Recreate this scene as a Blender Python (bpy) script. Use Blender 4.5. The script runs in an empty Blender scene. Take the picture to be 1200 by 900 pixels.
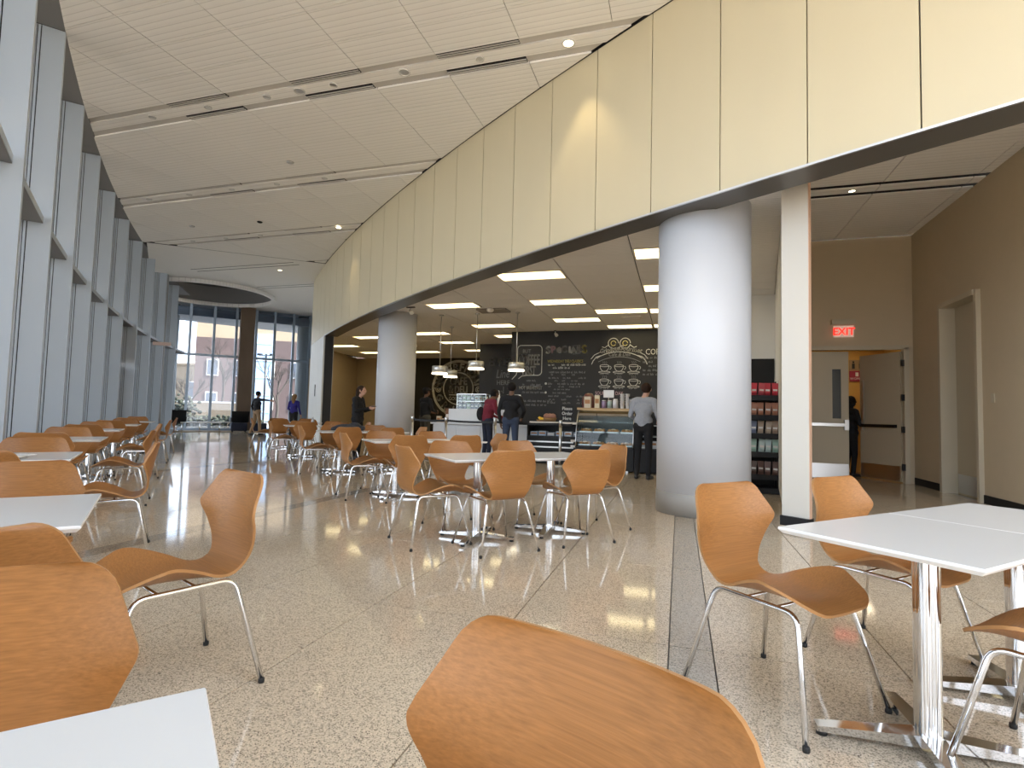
import bpy, math, random
from mathutils import Vector, Matrix
random.seed(7)
S = bpy.context.scene
COL = S.collection
PI = math.pi

# ------------------------------------------------------------------ camera
def make_camera():
    p, r, yw = math.radians(3.19), math.radians(-1.455), math.radians(17.1)
    f = Vector((0, math.cos(p), math.sin(p))); rt = Vector((1, 0, 0)); up = rt.cross(f)
    rt2 = rt*math.cos(r) - up*math.sin(r); up2 = rt2.cross(f)
    M = Matrix.Rotation(yw, 3, 'Z')
    rt2, up2, f = M @ rt2, M @ up2, M @ f
    cd = bpy.data.cameras.new('camera'); cd.sensor_width = 36; cd.lens = 640/1200*36
    cd.clip_start = .02; cd.clip_end = 400
    c = bpy.data.objects.new('camera', cd); COL.objects.link(c)
    c.matrix_world = Matrix(((rt2.x, up2.x, -f.x, 0), (rt2.y, up2.y, -f.y, 0), (rt2.z, up2.z, -f.z, 1.10), (0, 0, 0, 1)))
    S.camera = c
make_camera()

# ------------------------------------------------------------------ world, sun, exposure
W = bpy.data.worlds.new('world'); S.world = W; W.use_nodes = True
nt = W.node_tree; nt.nodes.clear()
tc = nt.nodes.new('ShaderNodeTexCoord'); sp = nt.nodes.new('ShaderNodeSeparateXYZ')
rp = nt.nodes.new('ShaderNodeValToRGB'); bg = nt.nodes.new('ShaderNodeBackground'); ow = nt.nodes.new('ShaderNodeOutputWorld')
rp.color_ramp.elements[0].position = 0.0; rp.color_ramp.elements[0].color = (.95, .965, 1, 1)
rp.color_ramp.elements[1].position = .8; rp.color_ramp.elements[1].color = (.72, .83, 1, 1)
nt.links.new(tc.outputs['Generated'], sp.inputs[0]); nt.links.new(sp.outputs[2], rp.inputs[0])
nt.links.new(rp.outputs[0], bg.inputs[0]); nt.links.new(bg.outputs[0], ow.inputs[0])
bg.inputs[1].default_value = 2.2
sd = bpy.data.lights.new('sun', 'SUN'); sd.energy = 17.0; sd.angle = .01; sd.color = (1, .86, .68)
so = bpy.data.objects.new('sun', sd); COL.objects.link(so)
so.rotation_euler = Vector((-.95, -.25, -.90)).to_track_quat('-Z', 'Y').to_euler()
S.view_settings.view_transform = 'Standard'; S.view_settings.look = 'None'
S.view_settings.gamma = 1; S.view_settings.use_curve_mapping = False
S.view_settings.exposure = 1.02
try:
    S.cycles.max_bounces = 10; S.cycles.diffuse_bounces = 5; S.cycles.glossy_bounces = 4
    S.cycles.transmission_bounces = 6; S.cycles.transparent_max_bounces = 8
    S.cycles.sample_clamp_indirect = 6; S.cycles.use_denoising = True
    S.cycles.caustics_reflective = False; S.cycles.caustics_refractive = False
except Exception: pass

# ------------------------------------------------------------------ materials
MATS = {}
def mat(name, col, rough=.5, metal=0, emit=None, es=0, spec=.5, coat=0, alpha=1, trans=0, noise=None, bump=None):
    if name in MATS: return MATS[name]
    m = bpy.data.materials.new(name); m.use_nodes = True; n = m.node_tree; b = n.nodes['Principled BSDF']
    b.inputs['Base Color'].default_value = (*col, 1); b.inputs['Roughness'].default_value = rough
    b.inputs['Metallic'].default_value = metal; b.inputs['Specular IOR Level'].default_value = spec
    b.inputs['Coat Weight'].default_value = coat; b.inputs['Alpha'].default_value = alpha
    b.inputs['Transmission Weight'].default_value = trans
    if emit: b.inputs['Emission Color'].default_value = (*emit, 1); b.inputs['Emission Strength'].default_value = es
    if noise:                       # (scale xyz, amount) colour variation in object space
        sc, amt = noise
        t = n.nodes.new('ShaderNodeTexCoord'); mp = n.nodes.new('ShaderNodeMapping'); nz = n.nodes.new('ShaderNodeTexNoise')
        mp.inputs['Scale'].default_value = sc; nz.inputs['Scale'].default_value = 1; nz.inputs['Detail'].default_value = 4
        hs = n.nodes.new('ShaderNodeMix'); hs.data_type = 'RGBA'
        hs.inputs['A'].default_value = (*[c*(1-amt) for c in col], 1); hs.inputs['B'].default_value = (*[min(1, c*(1+amt)) for c in col], 1)
        n.links.new(t.outputs['Object'], mp.inputs[0]); n.links.new(mp.outputs[0], nz.inputs[0])
        n.links.new(nz.outputs[0], hs.inputs[0]); n.links.new(hs.outputs['Result'], b.inputs['Base Color'])
        if bump:
            bp = n.nodes.new('ShaderNodeBump'); bp.inputs['Strength'].default_value = bump; bp.inputs['Distance'].default_value = .002
            n.links.new(nz.outputs[0], bp.inputs['Height']); n.links.new(bp.outputs[0], b.inputs['Normal'])
    MATS[name] = m
    return m

def terrazzo(name, base, dark):
    m = mat(name, base, rough=.07, spec=.62)
    n = m.node_tree; b = n.nodes['Principled BSDF']
    t = n.nodes.new('ShaderNodeTexCoord')
    geo = n.nodes.new('ShaderNodeNewGeometry')
    v1 = n.nodes.new('ShaderNodeTexVoronoi'); v1.inputs['Scale'].default_value = 270
    v2 = n.nodes.new('ShaderNodeTexVoronoi'); v2.inputs['Scale'].default_value = 150
    n.links.new(geo.outputs['Position'], v1.inputs[0]); n.links.new(geo.outputs['Position'], v2.inputs[0])
    s1 = n.nodes.new('ShaderNodeSeparateColor'); n.links.new(v1.outputs['Color'], s1.inputs[0])
    r1 = n.nodes.new('ShaderNodeValToRGB'); e = r1.color_ramp; e.interpolation = 'CONSTANT'
    e.elements[0].position = 0; e.elements[0].color = (*dark, 1)
    e.elements[1].position = .10; e.elements[1].color = (*[c*.80 for c in base], 1)
    for p, c in ((.30, base), (.62, [min(1, c*1.10) for c in base]), (.85, [min(1, c*1.24) for c in base])):
        q = e.elements.new(p); q.color = (*c, 1)
    n.links.new(s1.outputs[0], r1.inputs[0])
    s2 = n.nodes.new('ShaderNodeSeparateColor'); n.links.new(v2.outputs['Color'], s2.inputs[0])
    lt = n.nodes.new('ShaderNodeMath'); lt.operation = 'LESS_THAN'; lt.inputs[1].default_value = .10
    n.links.new(s2.outputs[1], lt.inputs[0])
    mx = n.nodes.new('ShaderNodeMix'); mx.data_type = 'RGBA'; mx.inputs['B'].default_value = (*[c*.6 for c in base], 1)
    n.links.new(lt.outputs[0], mx.inputs[0]); n.links.new(r1.outputs[0], mx.inputs['A'])
    n.links.new(mx.outputs['Result'], b.inputs['Base Color'])
    oi = n.nodes.new('ShaderNodeObjectInfo')
    return m

def planks(name, col, scale, rough=.6):       # ceiling boards with fine parallel grooves along X
    m = mat(name, col, rough=rough, spec=.3)
    n = m.node_tree; b = n.nodes['Principled BSDF']
    g = n.nodes.new('ShaderNodeNewGeometry'); wv = n.nodes.new('ShaderNodeTexWave'); wv.bands_direction = 'Y'
    wv.inputs['Scale'].default_value = scale; wv.inputs['Distortion'].default_value = 0
    rr = n.nodes.new('ShaderNodeValToRGB'); rr.color_ramp.elements[0].position = .0; rr.color_ramp.elements[0].color = (*[c*.80 for c in col], 1)
    rr.color_ramp.elements[1].position = .06; rr.color_ramp.elements[1].color = (*col, 1)
    nz = n.nodes.new('ShaderNodeTexNoise'); nz.inputs['Scale'].default_value = 9
    n.links.new(g.outputs['Position'], wv.inputs[0]); n.links.new(wv.outputs[1], rr.inputs[0]); n.links.new(rr.outputs[0], b.inputs['Base Color'])
    bp = n.nodes.new('ShaderNodeBump'); bp.inputs['Strength'].default_value = .25; bp.inputs['Distance'].default_value = .004
    n.links.new(wv.outputs[1], bp.inputs['Height']); n.links.new(bp.outputs[0], b.inputs['Normal'])
    return m

def wood(name, col, grain_axis='X', amt=.22, rough=.38):
    sc = {'X': (3, 240, 240), 'Y': (70, 3.5, 70)}[grain_axis]
    return mat(name, col, rough=rough, noise=(sc, amt), bump=.12, spec=.4)

M_FLOOR = terrazzo('terrazzo beige', (.66, .545, .405), (.20, .155, .12))
M_FLOORD = terrazzo('terrazzo grey band', (.45, .385, .30), (.18, .15, .12))
M_JOINT = mat('floor joint', (.14, .12, .10), .5)
M_CARPET = mat('beige carpet', (.52, .40, .27), .95, noise=((40, 40, 40), .15))
M_CEIL = planks('ceiling boards', (.88, .87, .855), 3.3)
M_CEILG = mat('ceiling grooves', (.56, .54, .52), .7)
M_CCEIL = planks('cafe ceiling tiles', (.82, .80, .78), 5.2)
M_BLACKGAP = mat('dark reveal', (.03, .03, .032), .7)
M_FASCIA = mat('cream wall panels', (.55, .49, .34), .42, noise=((2.5, 2.5, .7), .03), spec=.45)
M_PIER = mat('pale pier panels', (.70, .70, .66), .45, noise=((3, 3, 1), .03))
M_SOFFIT = mat('fascia underside', (.11, .105, .10), .35, metal=.3)
M_FIN = mat('grey painted metal fins', (.52, .59, .67), .38, spec=.5, noise=((1, 1, .5), .03))
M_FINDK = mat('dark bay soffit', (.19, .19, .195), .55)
M_MULL = mat('aluminium mullion', (.55, .60, .66), .35, metal=.5)
M_BLUEMULL = mat('blue grey mullion', (.30, .38, .48), .4, metal=.3)
def glass(name, tint, refl=.9):
    m = bpy.data.materials.new(name); m.use_nodes = True; n = m.node_tree; n.nodes.clear()
    o = n.nodes.new('ShaderNodeOutputMaterial'); mx = n.nodes.new('ShaderNodeMixShader'); fr = n.nodes.new('ShaderNodeFresnel'); fr.inputs[0].default_value = 1.5
    t = n.nodes.new('ShaderNodeBsdfTransparent'); t.inputs[0].default_value = (*tint, 1); g = n.nodes.new('ShaderNodeBsdfGlossy'); g.inputs['Roughness'].default_value = .02
    g.inputs['Color'].default_value = (refl, refl, refl, 1)
    n.links.new(fr.outputs[0], mx.inputs[0]); n.links.new(t.outputs[0], mx.inputs[1]); n.links.new(g.outputs[0], mx.inputs[2]); n.links.new(mx.outputs[0], o.inputs[0])
    MATS[name] = m; return m
M_GLASS = glass('clear glass', (.93, .96, .98))
M_ENDGL = glass('tinted end glass', (.84, .90, .97))
M_CASEGL = glass('display glass', (.90, .95, .95))
M_COLUMN = mat('white painted column', (.60, .62, .66), .38, spec=.45)
M_COLBASE = mat('column base', (.30, .285, .26), .4)
M_BEIGE = mat('tan painted wall', (.56, .46, .32), .75, noise=((6, 6, 6), .03))
M_WHITEW = mat('white painted wall', (.70, .69, .66), .7)
M_POST = mat('cream post', (.60, .575, .52), .5)
M_CHALK = mat('chalkboard paint', (.013, .014, .018), .62, noise=((2, 2, 2), .35))
M_CHALKB = mat('black chalk wall', (.009, .008, .008), .6)
M_CHW = mat('white chalk', (.60, .61, .60), .9)
M_CHY = mat('yellow chalk', (.62, .55, .22), .9)
M_CHP = mat('pink chalk', (.52, .36, .40), .9)
M_CHG = mat('faint chalk', (.25, .255, .27), .9)
M_CHROME = mat('polished chrome', (.80, .81, .83), .09, metal=1)
M_STEEL = mat('brushed steel', (.62, .62, .62), .3, metal=1)
M_RUBBER = mat('black rubber', (.015, .015, .015), .6)
M_BLACK = mat('black plastic', (.010, .010, .011), .5, spec=.3)
M_BLACKM = mat('black metal', (.02, .02, .022), .35, metal=.5)
M_LAM = mat('white laminate', (.72, .715, .70), .22, spec=.5)
M_LAME = mat('white laminate edge', (.86, .86, .86), .4)
M_OAK = wood('oak veneer', (.36, .158, .047), 'X', .40)
M_OAKE = mat('ply edge', (.46, .235, .09), .5)
M_DARKGLASS = mat('tinted cover', (.05, .06, .07), .05, spec=.8)
M_DOOR = mat('painted door', (.50, .43, .31), .5)
M_FRAME = mat('painted door frame', (.52, .455, .34), .5)
M_COUNTER = mat('white quartz counter', (.66, .69, .73), .25, noise=((9, 9, 9), .04))
M_LED = mat('warm fluorescent lens', (1, .9, .6), .5, emit=(1, .76, .38), es=1.6)
M_LEDHI = mat('bright fluorescent lens', (1, .95, .8), .5, emit=(1, .85, .50), es=2.7)
M_RED = mat('exit red', (.8, .03, .02), .5, emit=(1, .05, .03), es=.5)
M_SIGNW = mat('sign face', (.75, .70, .64), .5)
M_BRICK = mat('red brick', (.085, .056, .052), .85, noise=((.6, .6, 5), .15))
M_LIME = mat('limestone', (.30, .225, .15), .8, noise=((.5, .5, .5), .08))
M_EXTGL = mat('outside blue glazing', (.30, .42, .60), .15, spec=.8)
M_EXTDK = mat('outside dark glazing', (.05, .06, .08), .15, spec=.8)
M_GROUND = mat('outside paving', (.22, .21, .20), .9, noise=((.3, .3, .3), .1))
M_HEDGE = mat('hedge leaves', (.022, .028, .018), .9, noise=((9, 9, 9), .5))
M_BARK = mat('bare bark', (.035, .028, .024), .9)
M_STONE = mat('brown stone pier', (.17, .115, .075), .6, noise=((3, 3, 1), .2))
M_SKINA = mat('skin light', (.55, .32, .23), .5)
M_SKINB = mat('skin brown', (.16, .08, .05), .5)

# ------------------------------------------------------------------ mesh helpers
class MB:
    def __init__(s): s.v = []; s.f = []; s.m = []; s.sm = []
    def add(s, vs, fs, mi=0, smooth=False):
        o = len(s.v); s.v += [tuple(x) for x in vs]
        for f in fs: s.f.append(tuple(i+o for i in f)); s.m.append(mi); s.sm.append(smooth)
        return s
    def box(s, c, d, mi=0, rz=0):
        cx, cy, cz = c; hx, hy, hz = d[0]/2, d[1]/2, d[2]/2; co, si = math.cos(rz), math.sin(rz)
        vs = []
        for z in (-hz, hz):
            for x, y in ((-hx, -hy), (hx, -hy), (hx, hy), (-hx, hy)):
                vs.append((cx+x*co-y*si, cy+x*si+y*co, cz+z))
        return s.add(vs, [(3, 2, 1, 0), (4, 5, 6, 7), (0, 1, 5, 4), (1, 2, 6, 5), (2, 3, 7, 6), (3, 0, 4, 7)], mi)
    def prism(s, poly, z0, z1, mi=0, side=None):
        n = len(poly); a = sum(poly[i][0]*poly[(i+1) % n][1]-poly[(i+1) % n][0]*poly[i][1] for i in range(n))
        if a < 0: poly = poly[::-1]
        vs = [(x, y, z0) for x, y in poly]+[(x, y, z1) for x, y in poly]
        s.add(vs, [tuple(range(n))[::-1], tuple(range(n, 2*n))], mi)
        o = len(s.v)-2*n
        for i in range(n):
            j = (i+1) % n; s.f.append((o+i, o+j, o+n+j, o+n+i)); s.m.append(mi if side is None else side); s.sm.append(False)
        return s
    def tube(s, pts, r, n=8, mi=0, cap=True, sq=None):
        pts = [Vector(p) for p in pts]; k = len(pts); R = r if isinstance(r, (list, tuple)) else [r]*k
        o = len(s.v); t0 = (pts[1]-pts[0]).normalized()
        up = Vector((0, 0, 1)) if abs(t0.z) < .9 else Vector((0, 1, 0))
        a = t0.cross(up).normalized()
        for i, p in enumerate(pts):
            t = (pts[min(i+1, k-1)]-pts[max(i-1, 0)]).normalized()
            a = (a-t*a.dot(t)).normalized(); b = t.cross(a)
            for j in range(n):
                an = 2*PI*j/n; s.v.append(tuple(p+(a*math.cos(an)+b*math.sin(an))*R[i]))
        for i in range(k-1):
            for j in range(n):
                j2 = (j+1) % n; s.f.append((o+i*n+j, o+i*n+j2, o+(i+1)*n+j2, o+(i+1)*n+j)); s.m.append(mi); s.sm.append(True)
        if cap:
            s.f.append(tuple(range(o, o+n))[::-1]); s.m.append(mi); s.sm.append(False)
            s.f.append(tuple(range(o+(k-1)*n, o+k*n))); s.m.append(mi); s.sm.append(False)
        return s
    def lathe(s, prof, c=(0, 0, 0), n=16, mi=0, smooth=True, cap=True):
        o = len(s.v); k = len(prof)
        for r, z in prof:
            for j in range(n):
                an = 2*PI*j/n; s.v.append((c[0]+r*math.cos(an), c[1]+r*math.sin(an), c[2]+z))
        for i in range(k-1):
            for j in range(n):
                j2 = (j+1) % n; s.f.append((o+i*n+j, o+i*n+j2, o+(i+1)*n+j2, o+(i+1)*n+j)); s.m.append(mi); s.sm.append(smooth)
        if cap:
            s.f.append(tuple(range(o, o+n))[::-1]); s.m.append(mi); s.sm.append(False)
            s.f.append(tuple(range(o+(k-1)*n, o+k*n))); s.m.append(mi); s.sm.append(False)
        return s
    def ell(s, c, r, mi=0, nu=12, nv=8, rot=None):
        o = len(s.v); vs = [(0, 0, -1)]
        for i in range(1, nv):
            ph = -PI/2+PI*i/nv
            for j in range(nu): vs.append((math.cos(ph)*math.cos(2*PI*j/nu), math.cos(ph)*math.sin(2*PI*j/nu), math.sin(ph)))
        vs.append((0, 0, 1))
        for q in vs:
            w = Vector((q[0]*r[0], q[1]*r[1], q[2]*r[2]))
            if rot: w = rot @ w
            s.v.append((c[0]+w.x, c[1]+w.y, c[2]+w.z))
        L = len(vs)-1
        def F(t): s.f.append(tuple(o+i for i in t)); s.m.append(mi); s.sm.append(True)
        for j in range(nu): F((0, 1+(j+1) % nu, 1+j))
        for i in range(nv-2):
            for j in range(nu):
                j2 = (j+1) % nu; F((1+i*nu+j, 1+i*nu+j2, 1+(i+1)*nu+j2, 1+(i+1)*nu+j))
        for j in range(nu): F((1+(nv-2)*nu+j, 1+(nv-2)*nu+(j+1) % nu, L))
        return s
    def mesh(s, name, mats):
        me = bpy.data.meshes.new(name); me.from_pydata(s.v, [], s.f)
        for m in (mats if isinstance(mats, (list, tuple)) else [mats]): me.materials.append(m)
        me.polygons.foreach_set('material_index', s.m); me.polygons.foreach_set('use_smooth', s.sm); me.update()
        return me

def link(name, me, parent=None, loc=(0, 0, 0), rz=0):
    o = bpy.data.objects.new(name, me); COL.objects.link(o); o.location = loc; o.rotation_euler = (0, 0, rz)
    if parent is not None: o.parent = parent
    return o
def obj(name, mb, mats, parent=None, loc=(0, 0, 0), rz=0): return link(name, mb.mesh(name, mats), parent, loc, rz)
def tag(o, label, cat, group=None):
    o['label'] = label; o['category'] = cat
    if group: o['group'] = group
    return o
def thing(name, label, cat, loc=(0, 0, 0), rz=0, group=None):
    return tag(link(name, None, None, loc, rz), label, cat, group)
def struct(o): o['kind'] = 'structure'; return o
def stuff(o): o['kind'] = 'stuff'; return o
BOXC = {}
def boxmesh(name, d, m):
    k = (name, tuple(round(x, 4) for x in d), m.name)
    if k not in BOXC: BOXC[k] = MB().box((0, 0, 0), d).mesh(name, m)
    return BOXC[k]
def bx(name, c, d, m, parent=None, rz=0): return link(name, boxmesh(name, d, m), parent, c, rz)
def copy_tree(o, parent=None):
    c = o.copy(); COL.objects.link(c)
    if parent is not None: c.parent = parent
    for ch in o.children: copy_tree(ch, c)
    return c
def clip(poly, fn):
    """keep the side where fn(p) >= 0 (locally linear)"""
    out = []; n = len(poly)
    for i in range(n):
        a, b = poly[i], poly[(i+1) % n]; fa, fb = fn(a), fn(b)
        if fa >= 0: out.append(a)
        if (fa >= 0) != (fb >= 0):
            t = fa/(fa-fb); out.append((a[0]+(b[0]-a[0])*t, a[1]+(b[1]-a[1])*t))
    return out
def area(p): return abs(sum(p[i][0]*p[(i+1) % len(p)][1]-p[(i+1) % len(p)][0]*p[i][1] for i in range(len(p))))/2 if len(p) > 2 else 0

# plan arcs: cafe fascia (A) and curtain wall (B)
CA, RA = Vector((37.53, 64.6)), 69.42
CB, RB = Vector((37.6, 60.02)), 71.40
def pA(th, r=0): return (CA.x+(RA+r)*math.cos(th), CA.y+(RA+r)*math.sin(th))
def pB(th, r=0): return (CB.x+(RB+r)*math.cos(th), CB.y+(RB+r)*math.sin(th))
def thA(x, y): return math.atan2(y-CA.y, x-CA.x)
def thB(x, y): return math.atan2(y-CB.y, x-CB.x)
def dA(p): return math.hypot(p[0]-CA.x, p[1]-CA.y)-RA        # >0 : in the hall
def dB(p): return RB-math.hypot(p[0]-CB.x, p[1]-CB.y)        # >0 : in the hall
ZC, ZF, ZCAFE, ZLOB = 5.9, 3.48, 3.66, 4.70

# ================================================================== SETTING
# ---- floor: slab field with recessed joints, slabs as parts
floor = struct(obj('floor', MB().prism([(-26, -9), (14, -9), (14, 26), (-26, 26)], -.30, -.012), M_JOINT))
xs = []; x = -.04
cells = []
def band_cols():
    cols = []
    x = .16
    while x < 13:                      # to the right of the first grey band
        for k in range(5):
            cols.append((x, x+.805, 0)); x += .805
        cols.append((x, x+.20, 1)); x += .20
    cols.append((-.04, .16, 1)); x = -.04
    while x > -24:
        for k in range(5):
            cols.append((x-.805, x, 0)); x -= .805
        cols.append((x-.20, x, 1)); x -= .20
    return cols
slabs = []
for (x0, x1, dk) in band_cols():
    y = 2.83-1.44*6
    while y < 25:
        h = 1.44 if not dk else 1.44
        c = ((x0+x1)/2, y+h/2)
        v = Vector(c); fw = Vector((-.294, .956)); rt = Vector((.956, .294))
        d, l = v.dot(fw), v.dot(rt)
        slabs.append((d, abs(l) < d*1.02+.9 and d > 0 and dB(c) > -1.2, x0, x1, y, y+h, dk)); y += h
slabs.sort(key=lambda s: (not s[1], s[0]))
rest = [MB(), MB()]
for i, (d, vis, x0, x1, y0, y1, dk) in enumerate(slabs):
    g = .0035
    if i < 290 and vis:
        bx('slab', ((x0+x1)/2, (y0+y1)/2, -.01), (x1-x0-2*g, y1-y0-2*g, .02), M_FLOORD if dk else M_FLOOR, floor)
    else: rest[dk].box(((x0+x1)/2, (y0+y1)/2, -.01), (x1-x0-2*g, y1-y0-2*g, .02))
for k, m in ((0, M_FLOOR), (1, M_FLOORD)): stuff(obj('far_slabs', rest[k], m, floor))
carp = struct(obj('floor_carpet', MB().prism([(-21.9, 18.2), (-20.6, 17.3), (-16.4, 22.4), (-17.9, 24.0)], .0, .012), M_CARPET))

# ---- main ceiling: boards in four rows between recessed service slots
ceil = struct(obj('ceiling', MB().prism([(-26, 1.2), (16, 1.2), (16, 28), (-26, 28)], 6.75, 6.95), M_BLACKGAP))
XL = [-.82-1.178*k for k in range(-9, 18)]
JLINE = ((-15.0, 12.08), (-11.22, 15.12))
jn = Vector((JLINE[1][1]-JLINE[0][1], -(JLINE[1][0]-JLINE[0][0]))).normalized()   # points to the camera side
def fJ(p): return (p[0]-JLINE[0][0])*jn.x+(p[1]-JLINE[0][1])*jn.y
def cpoly(x0, x1, y0, y1):
    p = [(x0, y0), (x1, y0), (x1, y1), (x0, y1)]
    p = clip(p, lambda q: dA(q)-.02); p = clip(p, lambda q: dB(q)+.0) if len(p) > 2 else p
    p = clip(p, lambda q: fJ(q)-.03) if len(p) > 2 else p
    return p
ROW, SLOT = .567, .50
y0 = 6.43-2.768*6; bands = []
while y0 < 19:
    bands.append(('groove', y0, y0+.14)); bands.append(('strip', y0+.14, y0+.36)); bands.append(('groove', y0+.36, y0+.50))
    for k in range(4): bands.append(('panel', y0+.5+k*ROW, y0+.5+(k+1)*ROW))
    y0 += 2.768
for kind, ya, yb in bands:
    for xa, xb in zip(XL, XL[1:]):
        xa, xb = min(xa, xb), max(xa, xb)
        g = .004 if kind == 'panel' else .0
        p = cpoly(xa+g, xb-g, ya+g, yb-g)
        if area(p) < .01 or yb < 1.2: continue
        if kind == 'panel':
            if len(p) == 4 and abs(area(p)-(xb-xa-2*g)*(yb-ya-2*g)) < 1e-4:
                bx('panel', ((xa+xb)/2, (ya+yb)/2, ZC+.015), (xb-xa-2*g, yb-ya-2*g, .03), M_CEIL, ceil)
            else: obj('panel', MB().prism(p, ZC, ZC+.03), M_CEIL, ceil)
        elif kind == 'strip': obj('service_strip', MB().prism(p, ZC+.01, ZC+.04), M_CEIL, ceil)
        else: obj('groove', MB().prism(p, ZC+.03, ZC+.05), M_CEILG, ceil)
obj('joint_backing', MB().prism(clip([pA(math.radians(236.95+18), -.1), pA(math.radians(236.95+8), -.1), pA(math.radians(236.95), -.1), pA(math.radians(230), -.1), pA(math.radians(224), -.1),
    pB(math.radians(221), .1), pB(math.radians(226), .1), pB(math.radians(230), .1), pB(math.radians(236), .1), pB(math.radians(254), .1)], lambda q: q[1]-1.2), ZC+.1, ZC+.14), M_BLACKGAP, ceil)
# linear air slots beside the service strips
def dark_slot(xa, xb, yc):
    m = MB()
    m.box(((xa+xb)/2, yc, ZC+.022), (xb-xa, .105, .014), 0)
    for s in (-.02, .02): m.box(((xa+xb)/2, yc+s, ZC+.008), (xb-xa, .012, .012), 1)
    return m
n = 0
for yb in (6.43, 9.198, 11.966):
    for k, (off, sgn) in enumerate(((.06, 0), (.44, 0))):
        for xa in (-3.18, -5.54, -7.89, -10.25, -12.6):
            xb = xa+1.16
            if xa < -8.9 and yb < 7: continue
            if dB((xa, yb)) < .2 or dA((xb, yb+.5)) < .2 or fJ((xa, yb+.3)) < .2: continue
            obj('air_slot', dark_slot(xa, xb, yb+off), [M_BLACKM, M_CEILG], ceil)
# ceiling beyond the radial joint, with the round dark recess
OC, OR_ = Vector((-18.85, 17.85)), 2.45
end_out = [(-15.1, 12.0), (-11.0, 15.3), (-12.9, 17.2), (-16.6, 24.4), (-18.4, 25.2), (-23.6, 19.2), (-22.4, 16.6), (-18.6, 15.0)]
def ray_out(a):
    d = Vector((math.cos(a), math.sin(a))); best = 99
    for i in range(len(end_out)):
        p, q = Vector(end_out[i]), Vector(end_out[(i+1) % len(end_out)]); e = q-p
        den = d.x*e.y-d.y*e.x
        if abs(den) < 1e-9: continue
        w = p-OC; t = (w.x*e.y-w.y*e.x)/den; u = (w.x*d.y-w.y*d.x)/den
        if t > 0 and -1e-6 <= u <= 1+1e-6: best = min(best, t)
    return OC+d*best
angs = sorted([2*PI*k/72 for k in range(72)]+[math.atan2(p[1]-OC.y, p[0]-OC.x) % (2*PI) for p in end_out])
m = MB(); k = len(angs)
for a in angs: m.v.append((*(OC+Vector((math.cos(a), math.sin(a)))*OR_), ZC))
for a in angs: m.v.append((*ray_out(a), ZC))
for a in angs: m.v.append((*(OC+Vector((math.cos(a), math.sin(a)))*OR_), ZC+.7))
for i in range(k):
    j = (i+1) % k
    m.f += [(i, k+i, k+j, j), (2*k+i, i, j, 2*k+j)]; m.m += [0, 1]; m.sm += [False, True]
m.f.append(tuple(range(2*k, 3*k))); m.m.append(2); m.sm.append(False)
cend = struct(obj('ceiling_lounge', m, [M_CEIL, M_FINDK, M_BLACKGAP]))
mr = MB()
for (r0, r1, z0, z1) in ((OR_-.02, OR_+.10, -.16, -.02),):
    o = len(mr.v)
    for i in range(64):
        a = 2*PI*i/64
        for r, z in ((r0, z0), (r1, z0), (r1, z1), (r0, z1)): mr.v.append((OC.x+r*math.cos(a), OC.y+r*math.sin(a), ZC+z))
    for i in range(64):
        j = (i+1) % 64
        for q in range(4):
            mr.f.append((o+i*4+q, o+i*4+(q+1) % 4, o+j*4+(q+1) % 4, o+j*4+q)); mr.m.append(0); mr.sm.append(False)
for i in range(12):
    a = 2*PI*i/12; mr.tube([(OC.x+(OR_+.04)*math.cos(a), OC.y+(OR_+.04)*math.sin(a), ZC-.03), (OC.x+(OR_+.04)*math.cos(a), OC.y+(OR_+.04)*math.sin(a), ZC+.3)], .02, 6)
obj('ring', mr, M_CEIL, cend)
for y in (14.74, 17.5):
    m = MB(); m.box((-14.3 if y < 15 else -14.6, y+.02, ZC-.002), (4.3 if y < 15 else 3.0, .03, .006)); m.box((-14.3 if y < 15 else -14.6, y+.30, ZC-.002), (4.3 if y < 15 else 3.0, .03, .006)); obj('groove', m, M_BLACKGAP, cend)

# ---- right-hand curved fascia: cream panels with open joints
wr = struct(link('wall_right', None))
TH0 = thA(-.34, 6.42); DTH = .0124
def arcprism(t0, t1, r0, r1, z0, z1, mi=0, n=1, mb=None, P=pA):
    mb = mb or MB(); o = len(mb.v)
    for i in range(n+1):
        t = t0+(t1-t0)*i/n
        for r, z in ((r0, z0), (r1, z0), (r1, z1), (r0, z1)): mb.v.append((*P(t, r), z))
    for i in range(n):
        for q in range(4):
            mb.f.append((o+i*4+q, o+(i+1)*4+q, o+(i+1)*4+(q+1) % 4, o+i*4+(q+1) % 4)); mb.m.append(mi); mb.sm.append(False)
    mb.f.append((o, o+1, o+2, o+3)); mb.m.append(mi); mb.sm.append(False)
    e = o+n*4; mb.f.append((e+3, e+2, e+1, e)); mb.m.append(mi); mb.sm.append(False)
    return mb
def fixn(me):
    import bmesh
    b = bmesh.new(); b.from_mesh(me); bmesh.ops.recalc_face_normals(b, faces=b.faces); b.to_mesh(me); b.free()
GAP = .00009
TEND = thA(-10.9, 15.0)
k0 = -22; kend = 0
t = TH0
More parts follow.
